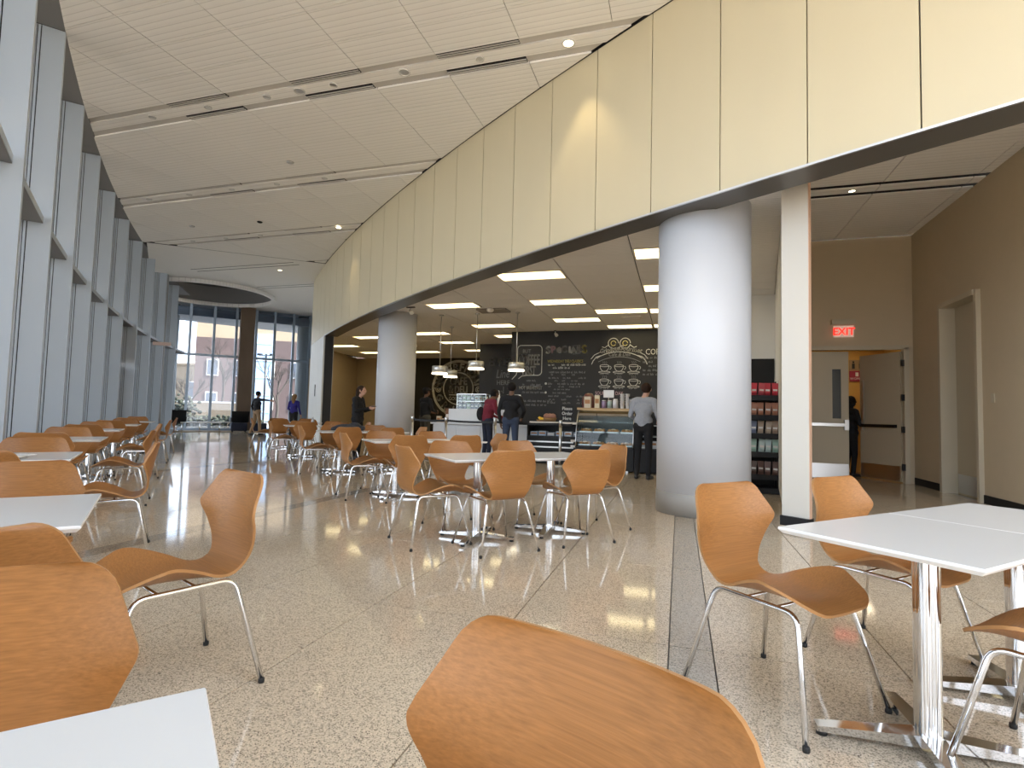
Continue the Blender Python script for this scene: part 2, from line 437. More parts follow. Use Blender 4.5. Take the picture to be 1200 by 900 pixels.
for k in range(-20, 22):
    ta, tb = TH0-k*DTH+0, TH0-(k+1)*DTH          # moving away from the camera
    z0 = ZF
    if ta < thA(-13.2, 17.15): break
    pier = tb < TEND
    if pier and ta > TEND:
        o = obj('panel', arcprism(TEND, ta-GAP, -.04, 0, ZF, ZC), M_FASCIA, wr); fixn(o.data); ta = TEND
    near_end = k < -6
    m = M_FASCIA
    if pier:
        o = obj('panel', arcprism(max(tb, thA(-13.2, 17.15))+GAP, ta-GAP, -.04, 0, ZF+.004, ZC), m, wr); fixn(o.data)
        o = obj('panel', arcprism(max(tb, thA(-13.2, 17.15))+GAP, ta-GAP, -.04, 0, .0, ZF-.004), M_PIER, wr); fixn(o.data)
    else:
        o = obj('panel', arcprism(tb+GAP, ta-GAP, -.04, 0, ZF if not near_end else 0, ZC), m, wr); fixn(o.data)
tn = TH0+20*DTH
m = arcprism(TEND, TH0+6*DTH, -.30, -.045, ZF+.02, 6.3, 0, 40); arcprism(thA(-13.2, 17.15), TEND, -.30, -.045, 0, 6.3, 0, 6, m); arcprism(TH0+6*DTH, tn, -.30, -.045, 0, 6.3, 0, 6, m)
o = obj('backing', m, M_BLACKGAP, wr); fixn(o.data)
m = arcprism(TEND, TH0+6*DTH, -.42, -.006, ZF-.002, ZF+.018, 0, 40); o = obj('underside', m, M_SOFFIT, wr); fixn(o.data)
m = arcprism(TEND, TH0+6*DTH, -.012, .012, ZF-.02, ZF+.002, 0, 40); o = obj('edge_strip', m, M_STEEL, wr); fixn(o.data)
m = arcprism(TEND-.011, TEND-.0002, -.32, .002, 0, ZF, 0, 1); o = obj('jamb', m, M_PIER, wr); fixn(o.data)
m = MB(); a, b = pA(thA(-13.2, 17.15), 0), pA(thA(-13.2, 17.15), -.3)
m.prism([a, b, (-17.3, 25.5), (-17.7, 25.3)], 0, 6.3); obj('return_panel', m, M_PIER, wr)
bx('slot_sign', (*pA(thA(-11.9, 15.95), .006), 1.75), (.03, .03, .40), M_BLACKM, wr, .8)

# ---- curtain wall on the left
wl = struct(link('wall_left', None))
tb0 = thB(-7.71, 4.78); DB = 2.07/RB
def finmb():
    m = MB(); d = .38                       # local: +X outwards, Y along the wall
    m.box((.115, 0, ZC/2), (.23, .09, ZC))
    for q, w_ in ((.234, .026), (.268, .022), (.298, .040)): m.box((q+.004, 0, ZC/2), (.008, .05, ZC), 2); m.box((q+.008+w_/2, 0, ZC/2), (w_, .086, ZC), 1 if w_ < .025 else 0)
    m.box((.35, 0, ZC/2), (.008, .05, ZC), 2); m.box((.437, 0, ZC/2), (.166, .10, ZC))
    m.box((.545, 0, ZC/2), (.05, .06, ZC), 1)
    return m
fin_me = finmb().mesh('fin', [M_FIN, M_MULL, M_BLACKM])
def Bang(th): return th
fins = [tb0+(3-k)*DB for k in range(0, 9)]
for k in range(-6, 9):
    th = tb0-k*DB
    x, y = pB(th)
    o = link('fin', fin_me, wl, (x, y, 0), th)
    thm = th-DB/2; x, y = pB(thm, 0)
    L = 2.07-.10
    if True:
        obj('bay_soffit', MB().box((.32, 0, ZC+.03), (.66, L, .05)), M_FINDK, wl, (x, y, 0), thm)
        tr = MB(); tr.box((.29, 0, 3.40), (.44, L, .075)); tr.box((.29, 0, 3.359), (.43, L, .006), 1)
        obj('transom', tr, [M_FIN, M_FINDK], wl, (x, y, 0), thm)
        bx('sill', (*pB(thm, .42), .06), (.30, L, .12), M_FIN, wl, thm)
    for (z0, z1) in ((.12, 3.34), (3.52, 5.88)):
        if k == 4 and z0 < 1: continue
        bx('pane', (*pB(thm, .52), (z0+z1)/2), (.012, L, z1-z0), M_GLASS, wl, thm)
# door in the fifth bay
thd = tb0-4*DB-DB/2; dx, dy = pB(thd, .40)
dr = struct(link('door_1', None, None, (dx, dy, 0), thd))
bx('head_panel', (0, 0, 2.85), (.10, 1.96, 1.0), M_FINDK, dr)
for s in (-.93, 0, .93): bx('door_stile', (0, s, 1.18), (.08, .09, 2.34), M_MULL, dr)
for s in (-.465, .465):
    l = bx('door_pane', (0, s, 1.2), (.012, .82, 2.1), M_GLASS, dr); bx('push_bar', (-.06, s, 1.0), (.03, .8, .04), M_STEEL, dr)
bx('notice', (-.02, -.4, 1.42), (.01, .22, .28), mat('red notice', (.55, .02, .03), .6), dr)
ex = thing('exit_sign', 'small red exit sign over the door in the curtain wall', 'exit sign', (*pB(thd+DB*.25, .27), 2.62), thd)
bx('housing', (0, 0, .16), (.06, .26, .09), M_SIGNW, ex); bx('sign_face', (0, 0, 0), (.05, .30, .22), M_RED, ex)
# end pier of the curtain wall
pe = thB(-17.9, 15.15)
x, y = pB(pe); e = struct(link('trim_1', None, None, (x, y, 0), pe))
bx('pier_face', (.30, -.12, ZC/2), (.62, .22, ZC), mat('grey pier', (.34, .35, .36), .5), e)
bx('sunlit_transom_end', (-.02, .35, 3.30), (.55, .12, .12), mat('painted sunlit pink', (.85, .66, .58), .5), e)  # transom end; the sun falling on it is painted in as pale pink

# ---- glazed end wall
wb = struct(link('wall_back', None))
p0, p1 = Vector((-21.75, 19.68)), Vector((-18.08, 23.74)); dv = (p1-p0).normalized(); wa = math.atan2(dv.y, dv.x)
def wp(s, off=0): q = p0+dv*s+Vector((-dv.y, dv.x))*off; return (q.x, q.y)
ms = [-1.9, -.95, 0, .98, 1.92, 2.78, 3.62, 4.5, 5.3, 6.2]
for i, s in enumerate(ms):
    bx('mullion', (*wp(s), ZC/2), (.11, .16, ZC), M_BLUEMULL, wb, wa)
for a, b in zip(ms, ms[1:]):
    L = b-a-.11; c = (a+b)/2
    bx('transom', (*wp(c), 3.52), (L, .14, .10), M_BLUEMULL, wb, wa)
    bx('sill', (*wp(c), .05), (L, .16, .10), M_BLUEMULL, wb, wa)
    for z0, z1 in ((.10, 3.47), (3.57, 5.88)):
        bx('pane', (*wp(c), (z0+z1)/2), (L, .012, z1-z0), M_ENDGL, wb, wa)
def cyl(name, x, y, r, z1, m, parent=None, n=28):
    return obj(name, MB().lathe([(r, 0), (r, z1)], n=n), m, parent, (x, y, 0))
cyl('round_column', *wp(-.75, .65), .30, 5.88, mat('grey column', (.42, .44, .43), .5), wb)
cyl('round_column', *wp(5.15, .60), .36, 5.88, MATS['grey column'], wb)
bx('stone_pier', (*wp(2.35, -.42), ZC/2), (.62, .5, ZC-.04), M_STONE, wb, wa)
# outside canopy above the end glazing
cn = tag(obj('entrance_canopy', MB().prism([wp(-3, .12), wp(7, .12), wp(7, 3.4), wp(-3, 1.8)], 5.35, 5.75), mat('canopy underside', (.24, .27, .31), .6)), 'flat grey canopy soffit outside above the end windows', 'canopy')

# ---- columns under the fascia
def column(name, x, y, r, lab):
    t = struct(link(name, None, None, (x, y, 0)))
    obj('shaft', MB().lathe([(r, .25), (r, ZCAFE+.02)], n=72), M_COLUMN, t)
    obj('plinth', MB().lathe([(r+.006, 0), (r+.006, .245), (r, .25)], n=72), M_COLBASE, t)
    t['label'] = lab
    return t
column('trim_2', .27, 6.98, .535, 'large round white column beside the pastry case')
column('trim_3', -7.12, 12.78, .50, 'round white column further back beside the queue')

# ---- cafe shell
def wallbox(name, poly, z0, z1, m): return struct(obj(name, MB().prism(poly, z0, z1), m))
wc = wallbox('wall_chalkboard', [(-5.0, 16.1), (.9, 16.1), (.9, 16.3), (-5.0, 16.3)], 0, ZCAFE, M_CHALK)
wallbox('wall_chalk_return', [(-5.0, 16.3), (-4.8, 16.3), (-4.8, 18.8), (-5.0, 18.8)], 0, ZCAFE, M_CHALK)
we = wallbox('wall_chalk_entry', [(-7.05, 18.8), (-4.8, 18.8), (-4.8, 19.0), (-7.05, 19.0)], 0, ZCAFE, M_CHALK)
wallbox('wall_entry_return', [(-7.05, 19.0), (-6.85, 19.0), (-6.85, 23.5), (-7.05, 23.5)], 0, ZCAFE, M_CHALKB)
wlogo = wallbox('wall_logo', [(-13.0, 23.5), (-6.85, 23.5), (-6.85, 23.7), (-13.0, 23.7)], 0, ZCAFE, M_CHALKB)
wallbox('wall_tan', [(-18, 23.4), (-13.0, 23.4), (-13.0, 23.7), (-18, 23.7)], 0, ZCAFE, M_BEIGE)
wallbox('wall_cafe_left', [(-10.95, 15.3), (-11.1, 15.15), (-14.3, 18.9), (-15.4, 23.4), (-15.2, 23.4), (-14.1, 19.0)], 0, ZCAFE, M_BEIGE)
wallbox('wall_snack', [(.7, 12.0), (1.83, 12.0), (1.83, 12.15), (.7, 12.15)], 0, ZCAFE, M_WHITEW)
wallbox('wall_snack_return', [(.7, 12.15), (.9, 12.15), (.9, 16.1), (.7, 16.1)], 0, ZCAFE, M_WHITEW)
wallbox('wall_partition', [(1.09, 6.60), (1.33, 6.44), (2.02, 12.0), (1.83, 12.0)], .10, ZLOB, M_WHITEW)
po = struct(link('trim_4', None, None, (1.20, 6.47, 0), math.radians(-36)))
bx('post_cover', (0, -.02, 1.95), (.285, .05, 3.70), M_POST, po); bx('post_base', (0, -.02, .05), (.29, .13, .10), M_BLACK, po)
bx('side_casing', (.145, -.02, 1.95), (.006, .05, 3.70), mat('salmon edge', (.62, .40, .28), .6), po)
# cafe ceiling tiles (clipped behind the fascia)
cc = struct(obj('ceiling_cafe', MB().prism([pA(thA(-13, 17), -.35), pA(thA(-8, 12.2), -.35), pA(thA(-3, 8.3), -.35), pA(thA(1.1, 5.5), -.35), (1.15, 6.6), (1.9, 12.1), (1.9, 24), (-18, 24)], ZCAFE+.10, ZCAFE+.14), M_BLACKGAP))
lights = {(-3.27, 9.25), (-3.27, 11.6), (-3.27, 13.95), (-.72, 8.3), (-.72, 10.65), (-1.995, 12.9), (-1.995, 15.2), (-.72, 13.0), (-.72, 15.2),
          (-5.82, 11.6), (-5.82, 14.55), (-5.82, 16.6), (-8.37, 15.7), (-8.37, 17.9), (-8.37, 20.3), (-10.92, 16.3), (-10.92, 18.4), (-10.92, 20.6), (-13.47, 18.4), (-13.47, 20.7)}
def near_light(x, y):
    for lx, ly in lights:
        if abs(lx-x) < .05 and ly-.05 < y < ly+.55: return True
    return False
xc = -.72-1.275*11
TY = .587
while xc < 1.8:
    y = 5.0
    while y < 23.5:
        g = .004
        hit = [l for l in lights if abs(l[0]-xc) < .05 and l[1] < y+TY-.02 and l[1]+.60 > y+.02]
        segs = [(y, y+TY)]
        for l in hit:
            ns = []
            for a, b in segs:
                if l[1] > a+.03: ns.append((a, min(b, l[1])))
                if l[1]+.60 < b-.03: ns.append((max(a, l[1]+.60), b))
            segs = ns
        for a, b in segs:
            p = [(xc+g*2, a+g), (xc+1.275-g*2, a+g), (xc+1.275-g*2, b-g), (xc+g*2, b-g)]
            full = area(p)
            p = clip(p, lambda q: -.36-dA(q))
            if len(p) > 2: p = clip(p, lambda q: 1.09+(q[1]-6.6)*.135-q[0])
            if area(p) < .01: continue
            if len(p) == 4 and abs(area(p)-full) < 1e-4: bx('tile', (xc+.6375, (a+b)/2, ZCAFE+.01), (1.275-4*g, b-a-2*g, .02), M_CCEIL, cc)
            else: obj('tile', MB().prism(p, ZCAFE, ZCAFE+.02), M_CCEIL, cc)
        y += TY
    xc += 1.275
def troffer():
    t = link('ceiling_light', None)
    m = MB()
    for (c, d) in (((0, -.28, .02), (1.24, .03, .06)), ((0, .28, .02), (1.24, .03, .06)), ((-.615, 0, .02), (.03, .56, .06)), ((.615, 0, .02), (.03, .56, .06)), ((0, 0, .05), (1.2, .54, .008))): m.box(c, d)
    obj('frame', m, M_SIGNW, t)
    obj('lens', MB().box((0, -.135, .014), (1.2, .245, .02)), M_LED, t)
    obj('lens', MB().box((0, .135, .014), (1.2, .245, .02)), M_LEDHI, t)
    return t
tp = troffer(); first = True
LN = sorted(lights, key=lambda l: (l[0], l[1]))
colname = {-3.27: 'fourth', -.72: 'second', -1.995: 'third', -5.82: 'fifth', -8.37: 'sixth', -10.92: 'seventh', -13.47: 'eighth'}
cnt = {}
for lx, ly in LN:
    o = tp if first else copy_tree(tp); first = False
    o.location = (lx+.6375, ly+.30, ZCAFE-.006)
    cnt[lx] = cnt.get(lx, 0)+1
    tag(o, 'yellow ceiling light panel, %s from the front in %s column from the partition' % (('first', 'second', 'third', 'fourth')[cnt[lx]-1], colname[lx]), 'ceiling light', 'fluorescent panels in the cafe ceiling')

# ---- lobby at the right
wd = wallbox('wall_lobby_back', [(1.95, 12.0), (2.06, 12.0), (2.06, 12.18), (1.95, 12.18)], 0, ZLOB, M_BEIGE)
bx('lintel', (3.07, 12.09, (2.56+ZLOB)/2), (2.02, .18, ZLOB-2.56), M_BEIGE, wd)
bx('jamb_wall', (4.14, 12.09, ZLOB/2), (.12, .18, ZLOB), M_BEIGE, wd)
w2 = wallbox('wall_lobby_right', [(4.20, 10.78), (4.20, 12.2), (4.55, 12.2), (4.55, 10.78)], 0, ZLOB, M_BEIGE)
bx('wall_piece', (4.375, 6.65, ZLOB/2), (.35, 5.86, ZLOB), M_BEIGE, w2); bx('wall_piece', (4.375, 10.18, (3.12+ZLOB)/2), (.35, 1.2, ZLOB-3.12), M_BEIGE, w2)
struct(bx('baseboard_right', (4.19, 11.37, .06), (.02, 1.18, .12), M_BLACK)); struct(bx('baseboard_right', (4.19, 6.6, .06), (.02, 5.9, .12), M_BLACK))
lc = struct(obj('ceiling_lobby', MB().prism([(1.15, 6.05), (4.5, 4.3), (4.5, 12.2), (1.9, 12.2)], ZLOB+.10, ZLOB+.13), M_BLACKGAP))
for xa in (.52, 1.70, 2.88, 4.06):
    for kind, ya, yb in bands:
        if ya < 3 or yb > 12.3: continue
        p = [(xa+.004, ya+.004), (xa+1.17, ya+.004), (xa+1.17, yb-.004), (xa+.004, yb-.004)]
        p = clip(p, lambda q: -.31-dA(q)); p = clip(p, lambda q: 4.2-q[0]) if len(p) > 2 else p
        p = clip(p, lambda q: q[0]-1.2-(q[1]-6.6)*.135) if len(p) > 2 else p
        if area(p) < .01: continue
        dz = .05 if kind == 'groove' else 0
        obj('panel' if kind != 'groove' else 'groove', MB().prism(p, ZLOB+dz, ZLOB+dz+.02), M_CEIL if kind != 'groove' else M_CEILG, lc)
# double door
d2 = struct(link('door_2', None))
for c, d in (((2.13, 11.98, 1.27), (.14, .14, 2.54)), ((4.06, 11.98, 1.27), (.08, .14, 2.54)), ((3.07, 11.98, 2.55), (2.06, .14, .08))): bx('door_frame', c, d, M_FRAME, d2)
lf = link('door_leaf', None, d2, (2.20, 12.0, 0))
for c, d in (((.32, 0, 1.25), (.64, .045, 2.46)), ((.855, 0, 1.25), (.13, .045, 2.46)), ((.715, 0, .60), (.15, .045, 1.16)), ((.715, 0, 2.31), (.15, .045, .34))): bx('leaf_face', c, d, M_DOOR, lf)
bx('vision_pane', (.715, 0, 1.66), (.15, .012, .97), M_DARKGLASS, lf); bx('kick_plate', (.46, -.026, .17), (.90, .006, .28), M_STEEL, lf)
bx('panic_bar', (.42, -.07, 1.06), (.82, .05, .06), M_STEEL, lf); bx('latch', (.87, -.05, 1.06), (.07, .07, .20), M_STEEL, lf)
rf = link('door_leaf', None, d2, (4.01, 12.03, 0), math.radians(180-61))
bx('leaf_face', (.46, 0, 1.25), (.92, .045, 2.46), M_DOOR, rf); bx('kick_plate', (.46, .026, .17), (.88, .006, .28), M_STEEL, rf)
bx('panic_bar', (.46, .07, 1.06), (.80, .05, .06), M_BLACKM, rf); bx('latch', (.86, .05, 1.06), (.07, .07, .20), M_STEEL, rf); bx('pull_bar', (.80, .07, 1.55), (.03, .03, .85), M_STEEL, rf)
for z in (.3, 1.0, 1.6, 2.25): bx('hinge', (4.0, 11.93, z), (.05, .05, .12), M_BLACKM, d2)
# tall single door in the right wall
d3 = struct(link('door_3', None))
bx('door_frame', (4.26, 10.74, 1.55), (.28, .08, 3.12), M_FRAME, d3); bx('door_frame', (4.22, 9.60, 1.55), (.16, .07, 3.12), M_FRAME, d3); bx('door_frame', (4.26, 10.17, 3.08), (.28, 1.10, .08), M_FRAME, d3)
bx('leaf_face', (4.40, 10.17, 1.53), (.11, 1.20, 3.06), M_DOOR, d3); bx('kick_plate', (4.342, 10.17, .17), (.006, 1.02, .30), M_STEEL, d3)
h = bx('lever', (4.31, 9.88, 1.06), (.04, .16, .03), M_STEEL, d3); bx('rose', (4.335, 9.80, 1.06), (.02, .06, .06), M_STEEL, d3)
tag(bx('light_switch', (4.192, 9.28, 1.5), (.012, .09, .13), M_FRAME), 'square light switch plate on the tan wall beside the tall door', 'light switch')
# corridor behind the doors
wallbox('wall_corridor', [(2.0, 14.2), (4.8, 14.2), (4.8, 14.4), (2.0, 14.4)], 0, 2.8, mat('orange wall', (.62, .36, .09), .7))
wallbox('wall_corridor_right', [(4.4, 12.2), (4.6, 12.2), (4.6, 14.2), (4.4, 14.2)], 0, 2.8, MATS['orange wall'])
wallbox('wall_corridor_left', [(2.0, 12.2), (2.1, 12.2), (2.1, 14.2), (2.0, 14.2)], 0, 2.8, MATS['orange wall'])
t = thing('corridor_fill', 'added fill light, out of view in the corridor behind the doors', 'ceiling light', (3.6, 13.4, 2.80)); obj('fill_tray', MB().box((0, 0, -.01), (.64, .34, .02)), M_SIGNW, t); obj('lens', MB().box((0, 0, -.025), (.6, .3, .012)), mat('corridor fill glow', (1, .9, .7), .5, emit=(1, .82, .55), es=5), t)  # unseen glowing panel, added to brighten the corridor
struct(bx('ceiling_corridor', (3.3, 13.3, 2.85), (2.8, 2.2, .08), M_WHITEW))

# ================================================================== FURNITURE
def catmull(P, n):
    out = []
    for i in range(len(P)-1):
        p0, p1, p2, p3 = P[max(i-1, 0)], P[i], P[i+1], P[min(i+2, len(P)-1)]
        for k in range(n):
            t = k/n
            out.append(tuple(.5*((2*b)+(-a+c)*t+(2*a-5*b+4*c-d)*t*t+(-a+3*b-3*c+d)*t**3) for a, b, c, d in zip(p0, p1, p2, p3)))
    out.append(P[-1]); return out
def rounded(pts, r, n=5):
    out = [Vector(pts[0])]
    for i in range(1, len(pts)-1):
        a, b, c = Vector(pts[i-1]), Vector(pts[i]), Vector(pts[i+1])
        p, q = b+(a-b).normalized()*r, b+(c-b).normalized()*r
        for k in range(n+1):
            t = k/n; out.append(p*(1-t)**2+b*2*t*(1-t)+q*t*t)
    out.append(Vector(pts[-1])); return out
def make_shell():
    # spine rows: y, z, half width, wing lift
    P = [(.262, .418, .150, .004), (.20, .434, .205, .030), (.09, .430, .232, .078), (-.03, .424, .205, .052), (-.125, .423, .155, .010),
         (-.185, .432, .130, .002), (-.222, .468, .122, .0), (-.238, .53, .140, .004), (-.252, .60, .195, .030), (-.264, .665, .236, .062), (-.282, .75, .205, .040), (-.296, .815, .168, .026)]
    R = catmull(P, 4)
    # arc length
    S_ = [0]
    for a, b in zip(R, R[1:]): S_.append(S_[-1]+math.hypot(b[0]-a[0], b[1]-a[1]))
    Ltot = S_[-1]
    extra = []
    def samp(s):
        for i in range(len(S_)-1):
            if S_[i+1] >= s:
                t = (s-S_[i])/max(1e-9, S_[i+1]-S_[i]); return tuple(a+(b-a)*t for a, b in zip(R[i], R[i+1]))
        return R[-1]
    WK = [(0, .172), (.155, .248), (.40, .155), (.49, .150), (.700, .254), (Ltot, .188)]
    def lin(s):
        for (a, wa_), (b, wb_) in zip(WK, WK[1:]):
            if s <= b: return wa_+(wb_-wa_)*(s-a)/(b-a)
        return WK[-1][1]
    def halfw(s):
        r = .014; return sum(lin(min(Ltot, max(0, s+r*k/3))) for k in range(-3, 4))/7
    ss = sorted(set([.15, .142, .163, .172, .13, Ltot-.15, .67, .68, .69, .70, .71]+[0, .004, .010, .02, .033, .05]+[Ltot-e for e in (0, .003, .009, .018, .032, .05)]+[.05+(Ltot-.10)*k/30 for k in range(1, 30)]))
    NX = 12; rows = []
    for s in ss:
        y, z, _w, lift = samp(s); w = halfw(s); y2, z2, *_ = samp(min(Ltot, s+.004)); y1, z1, *_ = samp(max(0, s-.004))
        tl = math.hypot(y2-y1, z2-z1); ty, tz = (y2-y1)/tl, (z2-z1)/tl
        ny, nz = tz, -ty                      # for the seat (ty<0) normal points up; for the back it points forwards
        e = min(s, Ltot-s); cr = .045 if s > Ltot/2 else .065
        if e < cr: w -= cr*(1-math.sqrt(max(0, 1-(1-e/cr)**2)))
        row = []
        for j in range(NX+1):
            t = -1+2*j/NX; l = lift*abs(t)**2.2
            row.append((Vector((t*w, y+ny*l, z+nz*l)), Vector((0, ny, nz))))
        rows.append(row)
    m = MB(); nr = len(rows); nc = NX+1; th = .0115
    crown = lambda s: 0
    vs = [p for r in rows for p, n in r]; vb = [p-n*th for r in rows for p, n in r]
    fs = []; fb = []
    for i in range(nr-1):
        for j in range(NX):
            a, b, c, d = i*nc+j, i*nc+j+1, (i+1)*nc+j+1, (i+1)*nc+j
            fs.append((a, b, c, d)); fb.append((d, c, b, a))
    m.add(vs, fs, 0, True); m.add(vb, fb, 0, True)
    loop = [(0, j) for j in range(nc)]+[(i, NX) for i in range(1, nr)]+[(nr-1, j) for j in range(NX-1, -1, -1)]+[(i, 0) for i in range(nr-2, 0, -1)]
    ev = []; ef = []
    for (i, j) in loop: ev.append(vs[i*nc+j]); ev.append(vb[i*nc+j])
    L = len(loop)
    for k in range(L):
        k2 = (k+1) % L; ef.append((2*k+1, 2*k2+1, 2*k2, 2*k))
    m.add(ev, ef, 1, True)
    return m
def make_chair():
    t = link('dining_chair', None)
    o = obj('seat_shell', make_shell(), [M_OAK, M_OAKE], t); fixn(o.data)
    for s in (-1, 1):
        p = rounded([(s*.262, -.268, .012), (s*.172, -.182, .409), (s*.168, .172, .404), (s*.262, .262, .012)], .05, 6)
        p = [p[0]]+p[1:]
        f = obj('leg_frame', MB().tube(p, .0105, 10), M_CHROME, t)
        for y in (-.268, .262): obj('foot_cap', MB().lathe([(.010, 0), (.0122, .003), (.0122, .017), (.0105, .020)], (s*.262, y, 0), 10), M_RUBBER, f)
    for y in (-.04, .09): obj('crossbar', MB().tube([(-.168, y, .407), (.168, y, .407)], .006, 8), M_CHROME, t)
    return t
CH = make_chair(); CH_used = [False]
def chair(x, y, ang, label, group):
    """ang: direction (degrees) the sitter faces"""
    o = CH if not CH_used[0] else copy_tree(CH)
    CH_used[0] = True
    o.location = (x, y, 0); o.rotation_euler = (0, 0, math.radians(ang-90))
    return tag(o, label, 'chair', group)
TBC = {}
def make_table(su, sv):
    t = link('cafe_table', None); zt = .722
    m = MB(); b = .012
    def ring(i, z): return [(-su/2+i, -sv/2+i, z), (su/2-i, -sv/2+i, z), (su/2-i, sv/2-i, z), (-su/2+i, sv/2-i, z)]
    vs = ring(.002, zt)+ring(0, zt-.003)+ring(0, zt-.009)+ring(b, zt-.022)
    fs = [(0, 1, 2, 3), (15, 14, 13, 12)]; mi = [0, 1]
    m.add(vs, [(0, 1, 2, 3)], 0); o = 0
    for k in range(3):
        for j in range(4): m.f.append((k*4+j, (k+1)*4+j, (k+1)*4+(j+1) % 4, k*4+(j+1) % 4)); m.m.append(1); m.sm.append(False)
    m.f.append((15, 14, 13, 12)); m.m.append(1); m.sm.append(False)
    top = obj('tabletop', m, [M_LAM, M_LAME], t); fixn(top.data)
    obj('top_plate', MB().box((0, 0, zt-.027), (.30, .30, .009)), M_BLACKM, t)
    n = 48; pts = []
    for k in range(n):                                   # four-lobed chrome post
        a = 2*PI*k/n+PI/4; r = .032+.010*abs(math.cos(2*a))**.7
        pts.append((r*math.cos(a), r*math.sin(a)))
    pm = MB(); o = 0
    for z in (.045, zt-.03): pm.v += [(x, y, z) for x, y in pts]
    for k in range(n): pm.f.append((k, (k+1) % n, n+(k+1) % n, n+k)); pm.m.append(0); pm.sm.append(True)
    obj('post', pm, M_CHROME, t)
    for q in range(4):
        a = PI/4+q*PI/2; c, s = math.cos(a), math.sin(a)
        def P(r, w, z): return (c*r-s*w, s*r+c*w, z)
        fm = MB(); w0, w1 = .036, .024
        vs = [P(.02, -w0, .022), P(.02, w0, .022), P(.345, w1, .018), P(.345, -w1, .018), P(.02, -w0, .062), P(.02, w0, .062), P(.345, w1, .036), P(.345, -w1, .036)]
        fm.add(vs, [(3, 2, 1, 0), (4, 5, 6, 7), (0, 1, 5, 4), (1, 2, 6, 5), (2, 3, 7, 6), (3, 0, 4, 7)])
        f = obj('base_foot', fm, M_CHROME, t); fixn(f.data)
        obj('glide', MB().lathe([(.018, 0), (.018, .019)], P(.325, 0, 0), 10), M_RUBBER, f)
    return t
TUSED = set()
def table(x, y, vang, su, sv, label, group):
    """vang: direction of local Y in degrees"""
    k = (su, sv)
    if k not in TBC: TBC[k] = make_table(su, sv); o = TBC[k]
    else: o = copy_tree(TBC[k])
    o.location = (x, y, 0); o.rotation_euler = (0, 0, math.radians(vang-90))
    return tag(o, label, 'table', group)
def uv(va): a = math.radians(va); v = Vector((math.cos(a), math.sin(a))); return Vector((v.y, -v.x)), v

GC = 'wood chairs of the dining hall'; GT = 'white dining tables'
# right-hand pair
u, v = uv(46.5)
h1 = Vector((.815, 2.25)); h2 = h1+v*.745
table(*h1, 46.5, .60, .742, 'white table at the lower right, nearer of the two pushed together', GT)
table(*h2, 46.5, .60, .742, 'white table at the lower right, farther of the two pushed together', GT)
chair(.40, 2.47, -43, 'wood chair at lower right, fully shown backrest left of the near table', GC)
chair(.97, 3.06, -43, 'wood chair half hidden behind the lower right tables, in front of the cream post', GC)
chair(1.19, 2.15, 137, 'wood chair cut off by the right edge, only its seat and chrome legs showing', GC)
# foreground and left
chair(-.215, .43, -113.5, 'large wood chair back cut off by the bottom edge in the centre foreground', GC)
u, v = uv(50)
table(-.57, .08, 50, .74, .76, 'white table corner cut off at the lower left edge of the picture', GT)
chair(-.94, .42, -48, 'large wood chair back at left edge just behind the lower left table', GC)
H2 = Vector((-2.30, 1.20))
table(*H2, 50, .74, .76, 'second white table from the front along the window wall', GT)
chair(-1.94, 1.72, -112, 'wood chair in side view facing left, standing alone in the left foreground', GC)
chair(-1.74, .97, 140, 'wood chair seen from behind at the second white table by the windows', GC)
chair(-2.80, 1.66, -40, 'wood chair facing the camera behind the second white table by the windows', GC)
ordn = ['third', 'fourth', 'fifth', 'sixth', 'seventh']
for i, (hx, hy) in enumerate(((-4.45, 2.62), (-6.35, 4.22), (-8.35, 5.95), (-10.25, 7.75), (-12.05, 9.55))):
    va = 50-i*1.2; u, v = uv(va); hh = Vector((hx, hy))
    table(hx, hy, va, .74, .76, '%s white table from the front along the window wall' % ordn[i], GT)
    q = hh+u*.52+v*random.uniform(-.05, .05); chair(*q, va+90+random.uniform(-4, 4), 'wood chair seen from behind at the %s table along the window wall' % ordn[i], GC)
    q = hh-u*.52+v*random.uniform(-.05, .05); chair(*q, va-90+random.uniform(-4, 4), 'wood chair facing the camera at the %s table along the window wall' % ordn[i], GC)
    q = hh+v*(.56+random.uniform(-.02, .06))+u*(.06); chair(*q, va+182+random.uniform(-5, 5), 'wood chair on the aisle end of the %s table along the window wall' % ordn[i], GC)
